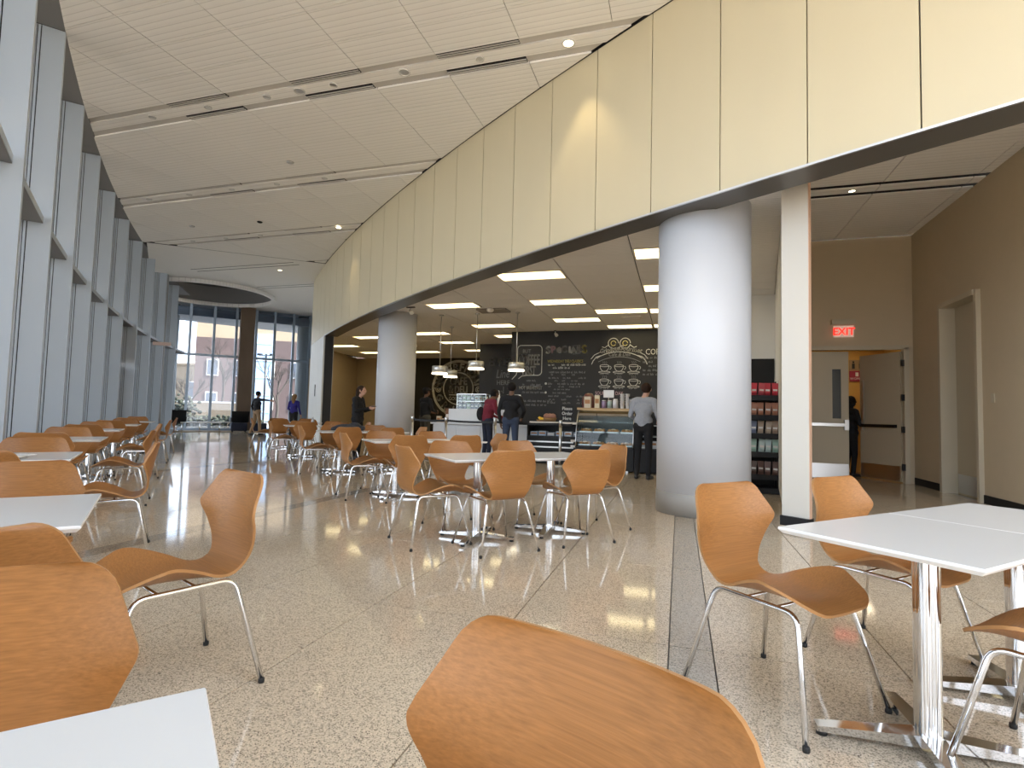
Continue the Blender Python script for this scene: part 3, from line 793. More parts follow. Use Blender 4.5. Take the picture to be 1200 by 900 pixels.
# middle row, pairs of tables with six chairs
rows = [('nearest', (-1.71, 4.60), 45.5), ('second', (-3.56, 6.48), 45.0), ('third', (-5.80, 8.50), 44), ('fourth', (-8.35, 10.70), 43), ('farthest', (-10.9, 12.95), 42)]
for nm, hh, va in rows:
    hh = Vector(hh); u, v = uv(va); h2 = hh+v*.765
    place = '%s table pair of the middle row' % nm
    table(*hh, va, .74, .76, 'white table, aisle half of the '+place, GT); table(*h2, va, .74, .76, 'white table, cafe half of the '+place, GT)
    j = lambda a: random.uniform(-a, a)
    if nm == 'nearest':
        C = [(.36, 0, 137, hh), (.35, .02, 134, h2), (-.50, .03, -45, hh), (-.50, .03, -44, h2)]
    else:
        C = [(.36+j(.05), j(.04), va+90+j(5), hh), (.34+j(.05), j(.04), va+90+j(5), h2), (-.47+j(.05), j(.04), va-90+j(5), hh), (-.47+j(.05), j(.04), va-90+j(5), h2)]
    L = ['chair from behind, aisle half, ', 'chair from behind, cafe half, ', 'chair facing camera, aisle half, ', 'chair facing camera, cafe half, ']
    for (du, dv_, an, b), l in zip(C, L):
        q = b+u*du+v*dv_; chair(*q, an, 'wood '+l+place, GC)
    q = hh-v*.42-u*.04; chair(*q, va+(3 if nm == 'nearest' else j(5)), 'wood chair at the aisle end of the '+place, GC)
    if nm != 'farthest':
        q = h2+v*.50+u*.0; chair(*q, va+180+j(5), 'wood chair at the cafe end of the '+place, GC)

# things left on the tables
bt = thing('water_bottle', 'clear plastic bottle on a table in the middle row', 'bottle', (-7.95, 10.55, .722))
obj('body', MB().lathe([(.030, 0), (.033, .01), (.033, .12), (.028, .15), (.013, .18), (.013, .19)], n=14), mat('bottle plastic', (.85, .9, .95), .1, trans=.6), bt)
obj('cap', MB().lathe([(.015, .19), (.015, .21)], n=12), M_LAM, bt)
bg_ = thing('jacket', 'dark grey jacket heaped on a table in the middle row', 'jacket', (-6.05, 9.05, .722), .6)
m = MB(); m.ell((0, 0, .03), (.26, .17, .09)); m.ell((.14, .04, .05), (.14, .13, .10)); m.ell((-.16, -.03, .02), (.13, .12, .06))
obj('bundle', m, mat('charcoal cloth', (.035, .037, .045), .9, noise=((14, 14, 14), .4)), bg_); obj('sleeve', MB().tube([(.2, .0, .06), (.3, -.08, .04), (.27, -.18, .025)], [.05, .045, .03], 8), MATS['charcoal cloth'], bg_)
ppr = thing('paper_stack', 'folded white papers lying on the third table by the windows', 'papers', (-4.35, 2.50, .722), .5)
for k, (a, z) in enumerate(((0, .004), (.25, .012), (-.15, .020))): bx('sheet', (.02*k, .01*k, z), (.26, .18, .006), M_LAME, ppr, a)

# ---- lounge at the end
def lounge_chair(x, y, rz, lab):
    t = thing('lounge_chair', lab, 'armchair', (x, y, .012), rz)
    m = MB(); m.box((0, .0, .40), (.62, .58, .10)); obj('seat', m, M_BLACK, t)
    m = MB(); m.add([(-.33, -.26, .42), (.33, -.26, .42), (.36, -.40, .92), (-.36, -.40, .92), (-.33, -.33, .42), (.33, -.33, .42), (.36, -.47, .92), (-.36, -.47, .92)], [(0, 1, 2, 3), (7, 6, 5, 4), (0, 4, 5, 1), (1, 5, 6, 2), (2, 6, 7, 3), (3, 7, 4, 0)]); o = obj('backrest', m, M_BLACK, t); fixn(o.data)
    for s in (-1, 1): obj('armrest', MB().box((s*.34, 0, .53), (.06, .52, .20)), M_BLACK, t)
    obj('swivel_post', MB().lathe([(.03, .04), (.03, .36)], n=10), M_CHROME, t)
    for q in range(4):
        a = q*PI/2+.4; obj('base_foot', MB().tube([(0, 0, .05), (.28*math.cos(a), .28*math.sin(a), .02)], .018, 6), M_CHROME, t)
lounge_chair(-20.75, 18.35, .85, 'black swivel armchair in front of the end windows at the left')
lounge_chair(-19.18, 20.2, .9, 'black armchair by the brown stone pier')
def low_table(x, y, rz, lab, L):
    t = thing('coffee_table', lab, 'coffee table', (x, y, .012), rz)
    bx('tabletop', (0, 0, .40), (L, .55, .03), M_LAM, t)
    for sx in (-1, 1):
        for sy in (-1, 1): obj('leg', MB().tube([(sx*(L/2-.06), sy*.22, 0), (sx*(L/2-.06), sy*.22, .385)], .016, 8), M_CHROME, t)
low_table(-19.75, 18.70, .84, 'long low white coffee table in front of the black armchair', 1.55)
low_table(-20.15, 19.95, .84, 'low white coffee table farther back near the ottomans', 1.5)
for k, (x, y, lab) in enumerate(((-18.62, 19.62, 'navy cube ottoman left of the person in tan trousers'), (-18.0, 20.1, 'navy cube ottoman behind the person in tan trousers'))):
    t = thing('ottoman', lab, 'ottoman', (x, y, .012), .84); m = mat('navy fabric', (.02, .025, .05), .8)
    obj('cushion', MB().box((0, 0, .24), (.62, .62, .34)), m, t)
    for sx in (-1, 1):
        for sy in (-1, 1): bx('leg', (sx*.26, sy*.26, .035), (.04, .04, .07), M_BLACKM, t)

# ---- ceiling downlights of the first service strips
def downlight(x, y, big, lab, z=ZC+.01, warm=0):
    t = thing('downlight', lab, 'downlight', (x, y, z), 0, 'recessed ceiling downlights')
    r = .085 if big else .06
    obj('trim_ring', MB().lathe([(r, 0), (r, -.012), (r*.80, -.014), (r*.72, .0)], n=24, cap=False), M_LAM, t)
    obj('reflector', MB().lathe([(r*.74, -.006), (r*.45, -.001)], n=24), M_STEEL if not warm else mat('lit lamp', (1, .9, .7), .4, emit=(1, .85, .55), es=6), t)
    if warm:
        ld = bpy.data.lights.new('spot_lamp', 'SPOT'); ld.energy = warm; ld.color = (1, .78, .45); ld.spot_size = math.radians(70); ld.spot_blend = .6; ld.shadow_soft_size = .04
        l = bpy.data.objects.new('lamp', ld); COL.objects.link(l); l.parent = t; l.location = (0, 0, -.03)
    return t
pos = ['first', 'second', 'third', 'fourth', 'fifth', 'sixth', 'seventh', 'eighth']
for si, (yy, xs_) in enumerate(((6.68, (-8.46, -7.29, -6.14, -5.54, -4.94, -3.77, -2.63, -1.41)), (9.448, (-11.9, -10.7, -9.5, -8.3, -7.1)), (12.216, (-13.6, -12.4, -11.2)))):
    for k, x in enumerate(xs_):
        downlight(x, yy, x in (-5.54, -3.77, -1.41), 'recessed downlight, %s from the windows in the %s ceiling slot' % (pos[k], pos[si]), warm=(34 if (si == 0 and x == -1.41) else 0))
x, y = pA(thA(-8.35, 12.45), .45); downlight(x, y, True, 'lit downlight close to the cream fascia near its far end', z=ZC, warm=26)
downlight(-13.3, 15.5, True, 'bright small downlight in the ceiling near the end of the cream wall', z=ZC, warm=20)
for i, (x, y, lab) in enumerate(((-7.29, 8.63, 'round sprinkler cover between the first and second ceiling slots'), (-12.48, 11.16, 'round sprinkler cover before the third ceiling slot'), (-10.4, 11.3, 'small dark sensor on the ceiling before the third slot'))):
    t = thing('sprinkler', lab, 'sprinkler', (x, y, ZC)); obj('plate', MB().lathe([(.07, 0), (.06, -.02), (.02, -.035)], n=16), M_STEEL if i < 2 else M_BLACK, t)
for i, (x, y, lab) in enumerate(((2.05, 6.6, 'round smoke detector on the lobby ceiling'), (2.0, 7.3, 'small sprinkler head on the lobby ceiling'))):
    t = thing('smoke_detector' if i == 0 else 'sprinkler', lab, 'detector' if i == 0 else 'sprinkler', (x, y, ZLOB)); r = .075 if i == 0 else .04
    obj('body', MB().lathe([(r, 0), (r*.95, -.03), (r*.5, -.05)], n=18), M_SIGNW if i == 0 else M_STEEL, t)
downlight(2.53, 9.45, False, 'small lit downlight in the lobby ceiling', z=ZLOB, warm=9)

# ================================================================== WRITING
DG = None
GLY = {}
def glyphs(txt, size, shear=0):
    k = (txt, shear)
    if k not in GLY:
        cu = bpy.data.curves.new('lettering', 'FONT'); cu.body = txt; cu.size = 1; cu.shear = shear; cu.align_x = 'CENTER'; cu.resolution_u = 2
        o = bpy.data.objects.new('lettering', cu); COL.objects.link(o)
        dg = bpy.context.evaluated_depsgraph_get(); me = o.evaluated_get(dg).to_mesh()
        GLY[k] = ([tuple(v.co) for v in me.vertices], [tuple(p.vertices) for p in me.polygons])
        o.evaluated_get(dg).to_mesh_clear(); bpy.data.objects.remove(o); bpy.data.curves.remove(cu)
    vs, fs = GLY[k]
    return [(x*size, y*size) for x, y, z in vs], fs
def write(mb, txt, x, z, size, yw, sx=1, rot=0, mi=0, shear=0, bold=0):
    """lettering on a wall facing -Y, centred on x, baseline z"""
    vs, fs = glyphs(txt, size, shear); c, s = math.cos(rot), math.sin(rot)
    for ox, oz in (((0, 0),) if not bold else ((-bold, 0), (bold, 0), (0, bold), (0, -bold))):
        mb.add([(x+(a*sx+ox)*c-(b+oz)*s, yw, z+(a*sx+ox)*s+(b+oz)*c) for a, b in vs], fs, mi)
def stroke(mb, pts, w, yw, mi=0, closed=False):
    n = len(pts); L = []; Rr = []
    for i in range(n):
        a = pts[(i-1) % n] if closed or i else pts[0]; b = pts[(i+1) % n] if closed or i < n-1 else pts[-1]
        dx, dz = b[0]-a[0], b[1]-a[1]; l = math.hypot(dx, dz) or 1; nx, nz = -dz/l*w/2, dx/l*w/2
        L.append((pts[i][0]+nx, yw, pts[i][1]+nz)); Rr.append((pts[i][0]-nx, yw, pts[i][1]-nz))
    k = n if closed else n-1
    mb.add(L+Rr, [(i, (i+1) % n, n+(i+1) % n, n+i) for i in range(k)], mi)
def circ(cx, cz, r, a0=0, a1=360, n=40, rz=None): return [(cx+r*math.cos(math.radians(a0+(a1-a0)*i/n)), cz+(rz or r)*math.sin(math.radians(a0+(a1-a0)*i/n))) for i in range(n+(0 if a1-a0 == 360 else 1))]
def scribble(mb, x0, x1, z, h, yw, mi, fill=.8):
    x = x0
    while x < x1-.03:
        w = random.uniform(.05, .16); w = min(w, x1-x)
        if random.random() < fill:
            q = x
            while q < x+w-.012:
                hh = h*random.uniform(.55, 1); mb.box((q+.006, yw, z+hh/2), (.010, .002, hh), mi)
                if random.random() < .6: mb.box((q+.014, yw, z+random.choice((0, .5, .95))*h), (.018, .002, .008), mi)
                q += random.uniform(.018, .03)
        x += w+.035
CHM = [M_CHW, M_CHY, M_CHP, M_CHG]
yw = 23.495
m = MB(); cx, cz = -9.84, 2.24
for r in (1.30, 1.24): stroke(m, circ(cx, cz, r, n=64), .055, yw, 0, True)
stroke(m, circ(cx, cz, .74, n=56), .05, yw, 0, True)
word = 'WATERFRONT'
for i, ch in enumerate(word):
    a = math.radians(168-(156)*i/(len(word)-1)); r = .82; write(m, ch, cx+r*math.cos(a), cz+r*math.sin(a), .52, yw, .95, a-PI/2, 0, bold=.018)
word = 'GRILLE'
for i, ch in enumerate(word):
    a = math.radians(205+130*i/(len(word)-1)); r = 1.17; write(m, ch, cx+r*math.cos(a), cz+r*math.sin(a), .46, yw, .95, a+PI/2, 0, bold=.015)
write(m, 'CAFE', cx, cz+.18, .50, yw, .75, bold=.014); write(m, '& DELI', cx, cz-.20, .46, yw, .72, bold=.014)
stroke(m, [(cx-.45, cz-.30), (cx+.45, cz-.30)], .04, yw); write(m, 'GOURMET', cx, cz-.55, .24, yw, .8)
for s in (-1, 1):
    q = circ(cx+s*1.0, cz-.04+0*s, .13, n=20); stroke(m, q, .03, yw, 0, True); stroke(m, circ(cx+s*1.0, cz-.04, .06, n=14), .04, yw, 0, True)
obj('cafe_logo', m, CHM, wlogo)
yw = 18.794; m = MB()
write(m, 'ENTER', -6.22, 2.86, .42, yw, .72, 0, 3, bold=.006); write(m, 'Line', -6.15, 2.42, .44, yw, .7, .05, 3, .3); write(m, 'HERE', -6.12, 2.16, .24, yw, .9, 0, 3)
stroke(m, [(-6.1, 2.1), (-6.1, 1.85), (-6.18, 1.95)], .02, yw, 3)
obj('entry_lettering', m, CHM, we)
yw = 16.094; m = MB()
# speech bubble
R = .12; x0, x1, z0, z1 = -4.80, -4.02, 2.31, 3.23
bub = [(x0+.32, z0), (x1-R, z0)]+circ(x1-R, z0+R, R, -90, 0, 6)+circ(x1-R, z1-R, R, 0, 90, 6)+circ(x0+R, z1-R, R, 90, 180, 6)+[(x0, z0+.12), (x0-.02, z0+.02), (x0-.16, z0-.13)]
stroke(m, bub, .022, yw, 0); stroke(m, [(x0+.32, z0), (x0+.16, z0-.02), (x0+.05, z0-.11)], .022, yw, 0)
write(m, 'BUT', -4.50, 3.0, .16, yw, .9, 0, 3); write(m, 'COFFEE', -4.42, 2.63, .46, yw, .42, 0, 0, bold=.005); write(m, 'FIRST', -4.42, 2.33, .38, yw, .46, 0, 0, bold=.005)
obj('coffee_bubble', m, CHM, wc)
m = MB(); x = -3.83
for i, (ch, mi, z, sz) in enumerate((('S', 0, 2.98, .30), ('P', 2, 3.0, .28), ('e', 0, 3.0, .34), ('C', 3, 3.01, .27), ('I', 0, 3.0, .26), ('A', 0, 2.99, .25), ('L', 3, 3.0, .27), ('S', 1, 2.99, .32))):
    write(m, ch, x, z, sz, yw, 1.0, random.uniform(-.12, .12), mi, bold=.016); x += .125 if ch == 'I' else .165
stroke(m, [(-3.06, 2.95), (-2.86, 2.97), (-2.87, 3.22), (-3.07, 3.20)], .018, yw, 3, True)
write(m, 'WEDNESDAY DELI CLASSICS', -3.30, 2.70, .115, yw, .74, 0, 1, bold=.004)
for k, (z, h, mi, f) in enumerate(((2.60, .07, 0, .95), (2.51, .06, 0, .8), (2.38, .06, 3, .9), (2.31, .05, 3, .7), (2.21, .05, 3, .7), (2.13, .04, 3, .5), (2.03, .06, 3, .8), (1.95, .05, 3, .8), (1.87, .04, 3, .6), (1.76, .05, 3, .8), (1.66, .05, 3, .6), (1.56, .05, 3, .6), (1.46, .05, 3, .7))):
    scribble(m, -3.82+.02*(k % 3), -2.68-.15*(k % 2), z, h, yw, mi, f)
for z in (2.03, 1.76): stroke(m, circ(-3.88, z+.03, .02, n=8), .03, yw, 0, True)
obj('specials_list', m, CHM, wc)
m = MB()      # scrolled heading and six cups
write(m, 'Grindout', -1.98, 3.01, .18, yw, .85, .16, 0, .2, .006); write(m, 'Gourmet', -1.40, 3.02, .20, yw, .9, -.16, 0, .2, .006); write(m, 'Cafe & Deli', -1.70, 2.88, .15, yw, .9, 0, 3, .25)
cxx = -1.70
stroke(m, circ(cxx, 2.25, .98, 48, 132, 24, .76), .02, yw); stroke(m, circ(cxx, 2.16, .98, 52, 128, 24, .70), .016, yw, 3)
for s in (-1, 1):
    stroke(m, circ(cxx+s*.17, 3.26, .15, 0, 300 if s < 0 else 340, 20), .02, yw); stroke(m, circ(cxx+s*.17, 3.26, .07, 0, 330, 14), .02, yw, 1)
    stroke(m, [(cxx+s*.30, 3.22), (cxx+s*.42, 3.13), (cxx+s*.50, 3.16)], .02, yw)
    stroke(m, [(cxx+s*.52, 2.90), (cxx+s*.66, 2.86), (cxx+s*.76, 2.74), (cxx+s*.80, 2.64)], .022, yw); stroke(m, [(cxx+s*.55, 3.0), (cxx+s*.72, 2.92), (cxx+s*.82, 2.80)], .018, yw)
for r_, zc in ((0, 2.60), (1, 2.18)):
    for c_ in range(3):
        x = cxx-.42+c_*.42
        stroke(m, circ(x, zc, .13, 180, 360, 14, .17), .016, yw); stroke(m, circ(x, zc, .13, 0, 360, 18, .03), .014, yw, 0, True)
        stroke(m, circ(x, zc-.19, .17, 0, 360, 18, .028), .014, yw, 0, True); stroke(m, circ(x+.15, zc-.06, .045, -90, 90, 8), .014, yw)
        for q in (-.05, 0, .05): stroke(m, [(x+q, zc+.05), (x+q+.02, zc+.09), (x+q-.01, zc+.13)], .009, yw, 3)
        scribble(m, x-.13, x+.14, zc-.26, .04, yw, 3, 1)
write(m, 'SOUP of the DAY', -1.98, 1.74, .15, yw, .72, 0, 2)
obj('coffee_menu', m, CHM, wc)
m = MB(); write(m, 'COFFEE', -.62, 2.92, .24, yw, .8, 0, 0)
for z in (2.80, 2.68, 2.56, 2.44, 2.32): scribble(m, -1.02, -.2, z, .06, yw, 3, .9)
write(m, 'HOT BREAKFAST', -4.36, 1.88, .14, yw, .68, 0, 0, bold=.004)
for z in (2.12, 1.99, 1.76, 1.50, 1.38): scribble(m, -4.62, -4.02+(.35 if z < 1.8 else 0), z, .06, yw, 3, .85)
obj('breakfast_list', m, CHM, wc)

# exit sign over the double doors
ex = thing('exit_sign', 'lit red EXIT sign on the tan wall above the double doors', 'exit sign', (3.02, 11.96, 2.78))
bx('housing', (0, -.03, .27), (.40, .14, .10), M_FRAME, ex); bx('sign_panel', (.01, -.02, .09), (.34, .05, .22), mat('lit sign panel', (.8, .7, .6), .5, emit=(1, .62, .50), es=.15), ex)
m = MB(); write(m, 'EXIT', .01, .02, .20, -.048, .92, 0, 0, bold=.006); obj('lettering', m, M_RED, ex)
for z, c, tx, lab in ((2.42, (.30, .20, .10), '', 'small dark restroom sign with two figures on the corridor wall'), (2.17, (.30, .02, .05), 'WOMEN', 'small maroon restroom sign below the figure sign')):
    t = thing('restroom_sign', lab, 'sign', (3.86, 14.19, z)); bx('plate', (0, -.01, 0), (.30, .02, .24), mat('sign plate %.2f' % z, c, .5), t)
    m = MB()
    if tx: write(m, tx, 0, -.08, .07, -.022, 1, 0, 0); m.box((0, -.022, .04), (.06, .002, .09))
    else:
        for s in (-1, 1): m.box((s*.07, -.022, -.02), (.055, .002, .12)); m.box((s*.07, -.022, .07), (.04, .002, .04))
    obj('pictogram', m, M_BLACK if not tx else M_LAM, t)

# ================================================================== CAFE FITTINGS
ct = thing('service_counter', 'long white service counter behind the queue line', 'counter', (0, 0, 0))
for k in range(5): bx('front_panel', (-6.12+.655*k+.3275, 13.03, .44), (.645, .04, .72), M_COUNTER, ct)
bx('body', (-4.48, 13.42, .42), (3.28, .70, .80), M_WHITEW, ct); bx('countertop', (-4.48, 13.36, .83), (3.36, .86, .04), M_COUNTER, ct); bx('kick_board', (-4.48, 13.06, .04), (3.28, .03, .08), M_BLACK, ct)
bx('raised_panel', (-4.90, 13.20, 1.03), (1.62, .30, .36), M_COUNTER, ct)
dc = thing('display_cabinet', 'glass display cabinet on the raised part of the white counter', 'display cabinet', (-5.10, 13.22, 1.21))
for z in (.0, .20, .385): bx('shelf', (0, 0, z), (.80, .30, .015), M_STEEL if z else M_COUNTER, dc)
for sx in (-1, 1):
    for sy in (-1, 1): bx('corner_post', (sx*.395, sy*.145, .19), (.012, .012, .38), M_STEEL, dc)
bx('pane', (0, -.152, .19), (.80, .005, .38), M_CASEGL, dc)
pal = [(.62, .58, .45), (.20, .25, .28), (.70, .70, .66), (.45, .32, .18), (.35, .48, .32), (.10, .12, .20)]
def carton(x, y, z, d, col, lab, name='carton', cat='carton', grp=None):
    t = thing(name, lab, cat, (x, y, z), 0, grp); c = mat('carton %.2f %.2f %.2f' % col, col, .5)
    bx('box', (0, 0, d[2]/2), d, c, t); bx('print_band', (0, -d[1]/2-.001, d[2]*.55), (d[0]*.8, .002, d[2]*.35), M_LAM if sum(col) < 1.2 else MATS.get('oak veneer'), t)
    return t
sh = ['lower', 'upper']
for r_ in range(2):
    for k in range(7):
        carton(-5.44+.112*k, 13.22, 1.222+.20*r_, (.085, .12, random.uniform(.11, .16)), random.choice(pal), 'small packet, %s from left on the %s shelf of the counter cabinet' % (pos[k], sh[r_]), 'packet', 'packet', 'packets in the counter cabinet')
for k in range(3):
    t = thing('coffee_bag', 'brown coffee bag, %s of three at the left end of the white counter' % pos[k], 'coffee bag', (-5.82+.13*k, 13.25, .852), 0, 'brown coffee bags')
    m = MB(); m.add([(-.055, -.045, 0), (.055, -.045, 0), (.055, .045, 0), (-.055, .045, 0), (-.05, -.03, .34), (.05, -.03, .34), (.05, .03, .34), (-.05, .03, .34)], [(3, 2, 1, 0), (4, 5, 6, 7), (0, 1, 5, 4), (1, 2, 6, 5), (2, 3, 7, 6), (3, 0, 4, 7)])
    obj('bag', m, mat('kraft paper', (.17, .075, .035), .7), t); bx('fold', (0, 0, .35), (.104, .05, .03), MATS['kraft paper'], t); bx('label_patch', (0, -.042, .17), (.07, .004, .09), M_SIGNW, t)
for k, (x, z, h, c) in enumerate(((-5.98, .85, .16, (.55, .45, .3)), (-5.86, .85, .10, (.4, .3, .2)), (-4.20, .85, .22, (.30, .16, .08)), (-4.05, .85, .30, (.45, .40, .25)), (-3.92, .85, .14, (.35, .12, .06)))):
    carton(x, 13.08, z, (.11, .11, h), c, 'small snack box on the front of the counter, %s from its left end' % pos[k], 'snack_box', 'snack box', 'snack boxes on the counter')
rg = thing('cash_register', 'white register screen on the counter behind the black-jacketed man', 'register', (-4.08, 13.45, .85), .1)
obj('stand', MB().lathe([(.12, 0), (.12, .02), (.03, .05), (.03, .50)], n=16), M_BLACK, rg); bx('screen_shell', (0, 0, .62), (.36, .05, .28), M_LAM, rg); bx('drawer_unit', (0, .06, .10), (.40, .34, .12), M_BLACK, rg)
sb = thing('syrup_bottle', 'white pump bottle on a stand beside the maroon-jacketed man', 'bottle', (-4.46, 13.4, 1.21)); obj('bottle_body', MB().lathe([(.05, 0), (.05, .28), (.02, .36), (.02, .42)], n=14), M_LAM, sb); obj('pump', MB().tube([(0, 0, .42), (0, 0, .48), (0, -.05, .49)], .012, 8), M_LAM, sb)
fb = thing('fruit_basket', 'basket of yellow bananas on the counter right of the black-jacketed man', 'basket', (-3.22, 13.12, .85))
obj('basket', MB().lathe([(.10, 0), (.16, .14), (.15, .14), (.09, .012)], n=20), mat('wicker', (.30, .17, .07), .8), fb)
bb = thing('banana_bunch', 'bunch of yellow bananas lying in the counter basket', 'bananas', (-3.22, 13.10, 1.0))
for k in range(4):
    t = obj('banana', MB().tube([(-.10, 0, .04), (-.05, -.02, .005), (.03, -.02, .0), (.10, 0, .04)], [.008, .02, .02, .007], 8), mat('banana yellow', (.80, .52, .04), .5), bb, (0, .035*k-.05, .008*k), .12*k)
obj('stem', MB().tube([(.098, 0, .038), (.125, .004, .06)], .010, 6), M_BARK, bb)
# open merchandiser
mc = thing('merchandiser', 'black open refrigerated merchandiser left of the pastry case', 'cooler', (-2.72, 12.25, 0))
bx('base_cabinet', (0, .30, .31), (1.30, .66, .60), M_BLACK, mc); bx('back_panel', (0, .60, .75), (1.30, .06, .40), M_BLACK, mc); bx('deck', (0, .30, .62), (1.26, .60, .02), M_BLACK, mc)
for s in (-1, 1): bx('end_panel', (s*.635, .30, .75), (.03, .64, .34), M_BLACK, mc)
bx('top_shelf', (0, .42, .93), (1.30, .44, .03), M_BLACK, mc); bx('price_rail', (0, .19, .93), (1.30, .012, .05), M_SIGNW, mc)
for z in (.50, .38): bx('chrome_rail', (-.10, -.035, z), (1.08, .012, .03), M_STEEL, mc)
for z, c in ((.54, .50), (.42, .38)): bx('price_card', (.45, -.036, c+.04), (.14, .006, .05), M_SIGNW, mc)
for k in range(6):
    carton(-3.22+.20*k, 12.40, .632, (.17, .22, random.uniform(.07, .12)), random.choice([(.55, .62, .72), (.35, .45, .62), (.70, .72, .70), (.28, .33, .40)]), 'wrapped food pack in the open merchandiser, %s from the left' % pos[k], 'food_pack', 'food pack', 'packs in the merchandiser')
os_ = thing('order_sign', 'black sign reading Please Order Here on the merchandiser', 'sign', (-2.50, 12.55, .946), .05)
bx('sign_board', (0, 0, .20), (.30, .02, .38), M_BLACK, os_); bx('sign_foot', (0, .02, .008), (.32, .10, .016), M_BLACK, os_); m = MB()
for k, tx in enumerate(('Please', 'Order', 'Here')): write(m, tx, 0, .29-.115*k, .105, -.0115, .9, 0, 0, bold=.003)
obj('lettering', m, M_LAM, os_)
bk = thing('snack_basket', 'brown basket of wrapped snacks left of the order sign', 'basket', (-2.92, 12.6, .946)); obj('basket', MB().lathe([(.13, 0), (.17, .10), (.16, .10), (.12, .012)], n=18), MATS['wicker'], bk)
for k in range(3): obj('wrapped_snack', MB().ell((-.08+.08*k, -.02*k, .13), (.08, .06, .07)), mat('snack wrap', (.35, .17, .12), .4), bk)
mk = thing('coffee_grinder', 'dark red coffee machine with a tall hopper behind the merchandiser', 'coffee machine', (-2.12, 13.3, 0)); bx('cabinet', (0, .1, .46), (.5, .5, .92), M_BLACK, mk); bx('machine_body', (0, 0, 1.06), (.30, .30, .28), M_BLACK, mk); obj('hopper', MB().lathe([(.10, 1.2), (.17, 1.38), (.16, 1.55), (.08, 1.66)], n=20), mat('dark red hopper', (.10, .025, .025), .3), mk)
# pastry case with curved glass
def profile_strip(x0, x1, prof, mi=0, th=.006):
    m = MB(); n = len(prof)
    m.add([(x0, y, z) for y, z in prof]+[(x1, y, z) for y, z in prof], [(i, i+1, n+i+1, n+i) for i in range(n-1)], mi, True); return m
pc = thing('pastry_case', 'black pastry case with curved glass front and wooden top', 'display case', (-1.44, 11.05, 0))
curve = [(.0, .50), (.0, .60), (.03, .80), (.09, .96), (.19, 1.12), (.32, 1.23)]
bx('base', (0, .42, .26), (1.16, .84, .44), M_BLACK, pc); bx('deck', (0, .40, .495), (1.12, .78, .02), M_BLACK, pc)
obj('curved_pane', profile_strip(-.555, .555, curve), M_CASEGL, pc)
for s in (-1, 1):
    poly = curve+[(.84, 1.23), (.84, .05), (.0, .05)]; m = MB(); nn = len(poly)
    vs = [(s*.57-.012, y-.015, z) for y, z in poly]+[(s*.57+.012, y-.015, z) for y, z in poly]
    m.add(vs, [tuple(range(nn)), tuple(range(nn, 2*nn))[::-1]]+[(i, (i+1) % nn, nn+(i+1) % nn, nn+i) for i in range(nn)])
    if s > 0: o = obj('end_panel', m, M_BLACK, pc)
    else: o = obj('end_panel', m, M_CASEGL, pc)
    fixn(o.data)
    obj('edge_trim', MB().tube([(s*.57, y-.02, z) for y, z in curve], .009, 6), M_STEEL, pc)
bx('wood_top', (0, .55, 1.255), (1.20, .62, .045), mat('pale oak top', (.42, .27, .12), .5), pc); bx('back_panel', (0, .83, .85), (1.14, .02, .74), mat('case back', (.10, .13, .14), .4), pc); bx('case_lamp', (0, .36, 1.215), (1.0, .05, .02), mat('case lamp', (1, 1, 1), .5, emit=(.85, .95, 1), es=2), pc)
bx('shelf', (0, .45, .76), (1.08, .52, .012), M_CASEGL, pc); bx('shelf', (0, .50, .99), (1.08, .40, .012), M_CASEGL, pc)
for k in range(4): bx('leveling_foot', (-.45+.3*k, .08, .02), (.04, .04, .04), M_STEEL, pc)
for k in range(8):
    zr, yy = ((.507, 11.28), (.768, 11.42))[k // 4]; xx = -1.86+.28*(k % 4)
    t = thing('serving_tray', 'white tray, %s from left on the %s level of the pastry case' % (pos[k % 4], ('bottom', 'middle')[k // 4]), 'tray', (xx, yy, zr), 0, 'trays in the pastry case'); obj('tray_plate', MB().box((0, 0, .008), (.24, .30, .016)), mat('tray white', (.75, .85, .92), .3), t); obj('tray_rim', MB().box((0, -.15, .016), (.24, .008, .03)), MATS['tray white'], t)
    t = thing('pastry', 'baked pastry on the %s tray of the %s level' % (pos[k % 4], ('bottom', 'middle')[k // 4]), 'pastry', (xx, yy, zr+.016), 0, 'pastries in the case'); m = MB()
    for q in range(3): m.ell((-.07+.07*q, .02*(q-1), .03), (.045, .08, .035))
    obj('bun', m, mat('baked crust', (.42, .22, .08), .6), t); obj('glaze', MB().ell((0, 0, .055), (.05, .06, .015)), mat('glaze', (.70, .60, .45), .3), t)
items = [('tea_box', (-1.86, (.14, .12, .24), (.55, .48, .36))), ('tea_box', (-1.66, (.10, .12, .27), (.62, .55, .38))), ('jar', (-1.52, .05, .17)), ('jar', (-1.40, .05, .17)), ('jar', (-1.28, .055, .20)), ('cup_stack', (-1.14, .048, .30)), ('cup_stack', (-1.03, .048, .32)), ('clock', (-.92, .09, .25))]
labs = ['cream tea box at the left end of the wooden case top', 'taller tan tea box second on the wooden case top', 'purple-lidded jar, left of three on the case top', 'pale jar, middle of three on the case top', 'white jar, right of three on the case top', 'stack of white paper cups, left one on the case top', 'stack of white paper cups, right one on the case top', 'round patterned tin at the right end of the case top']
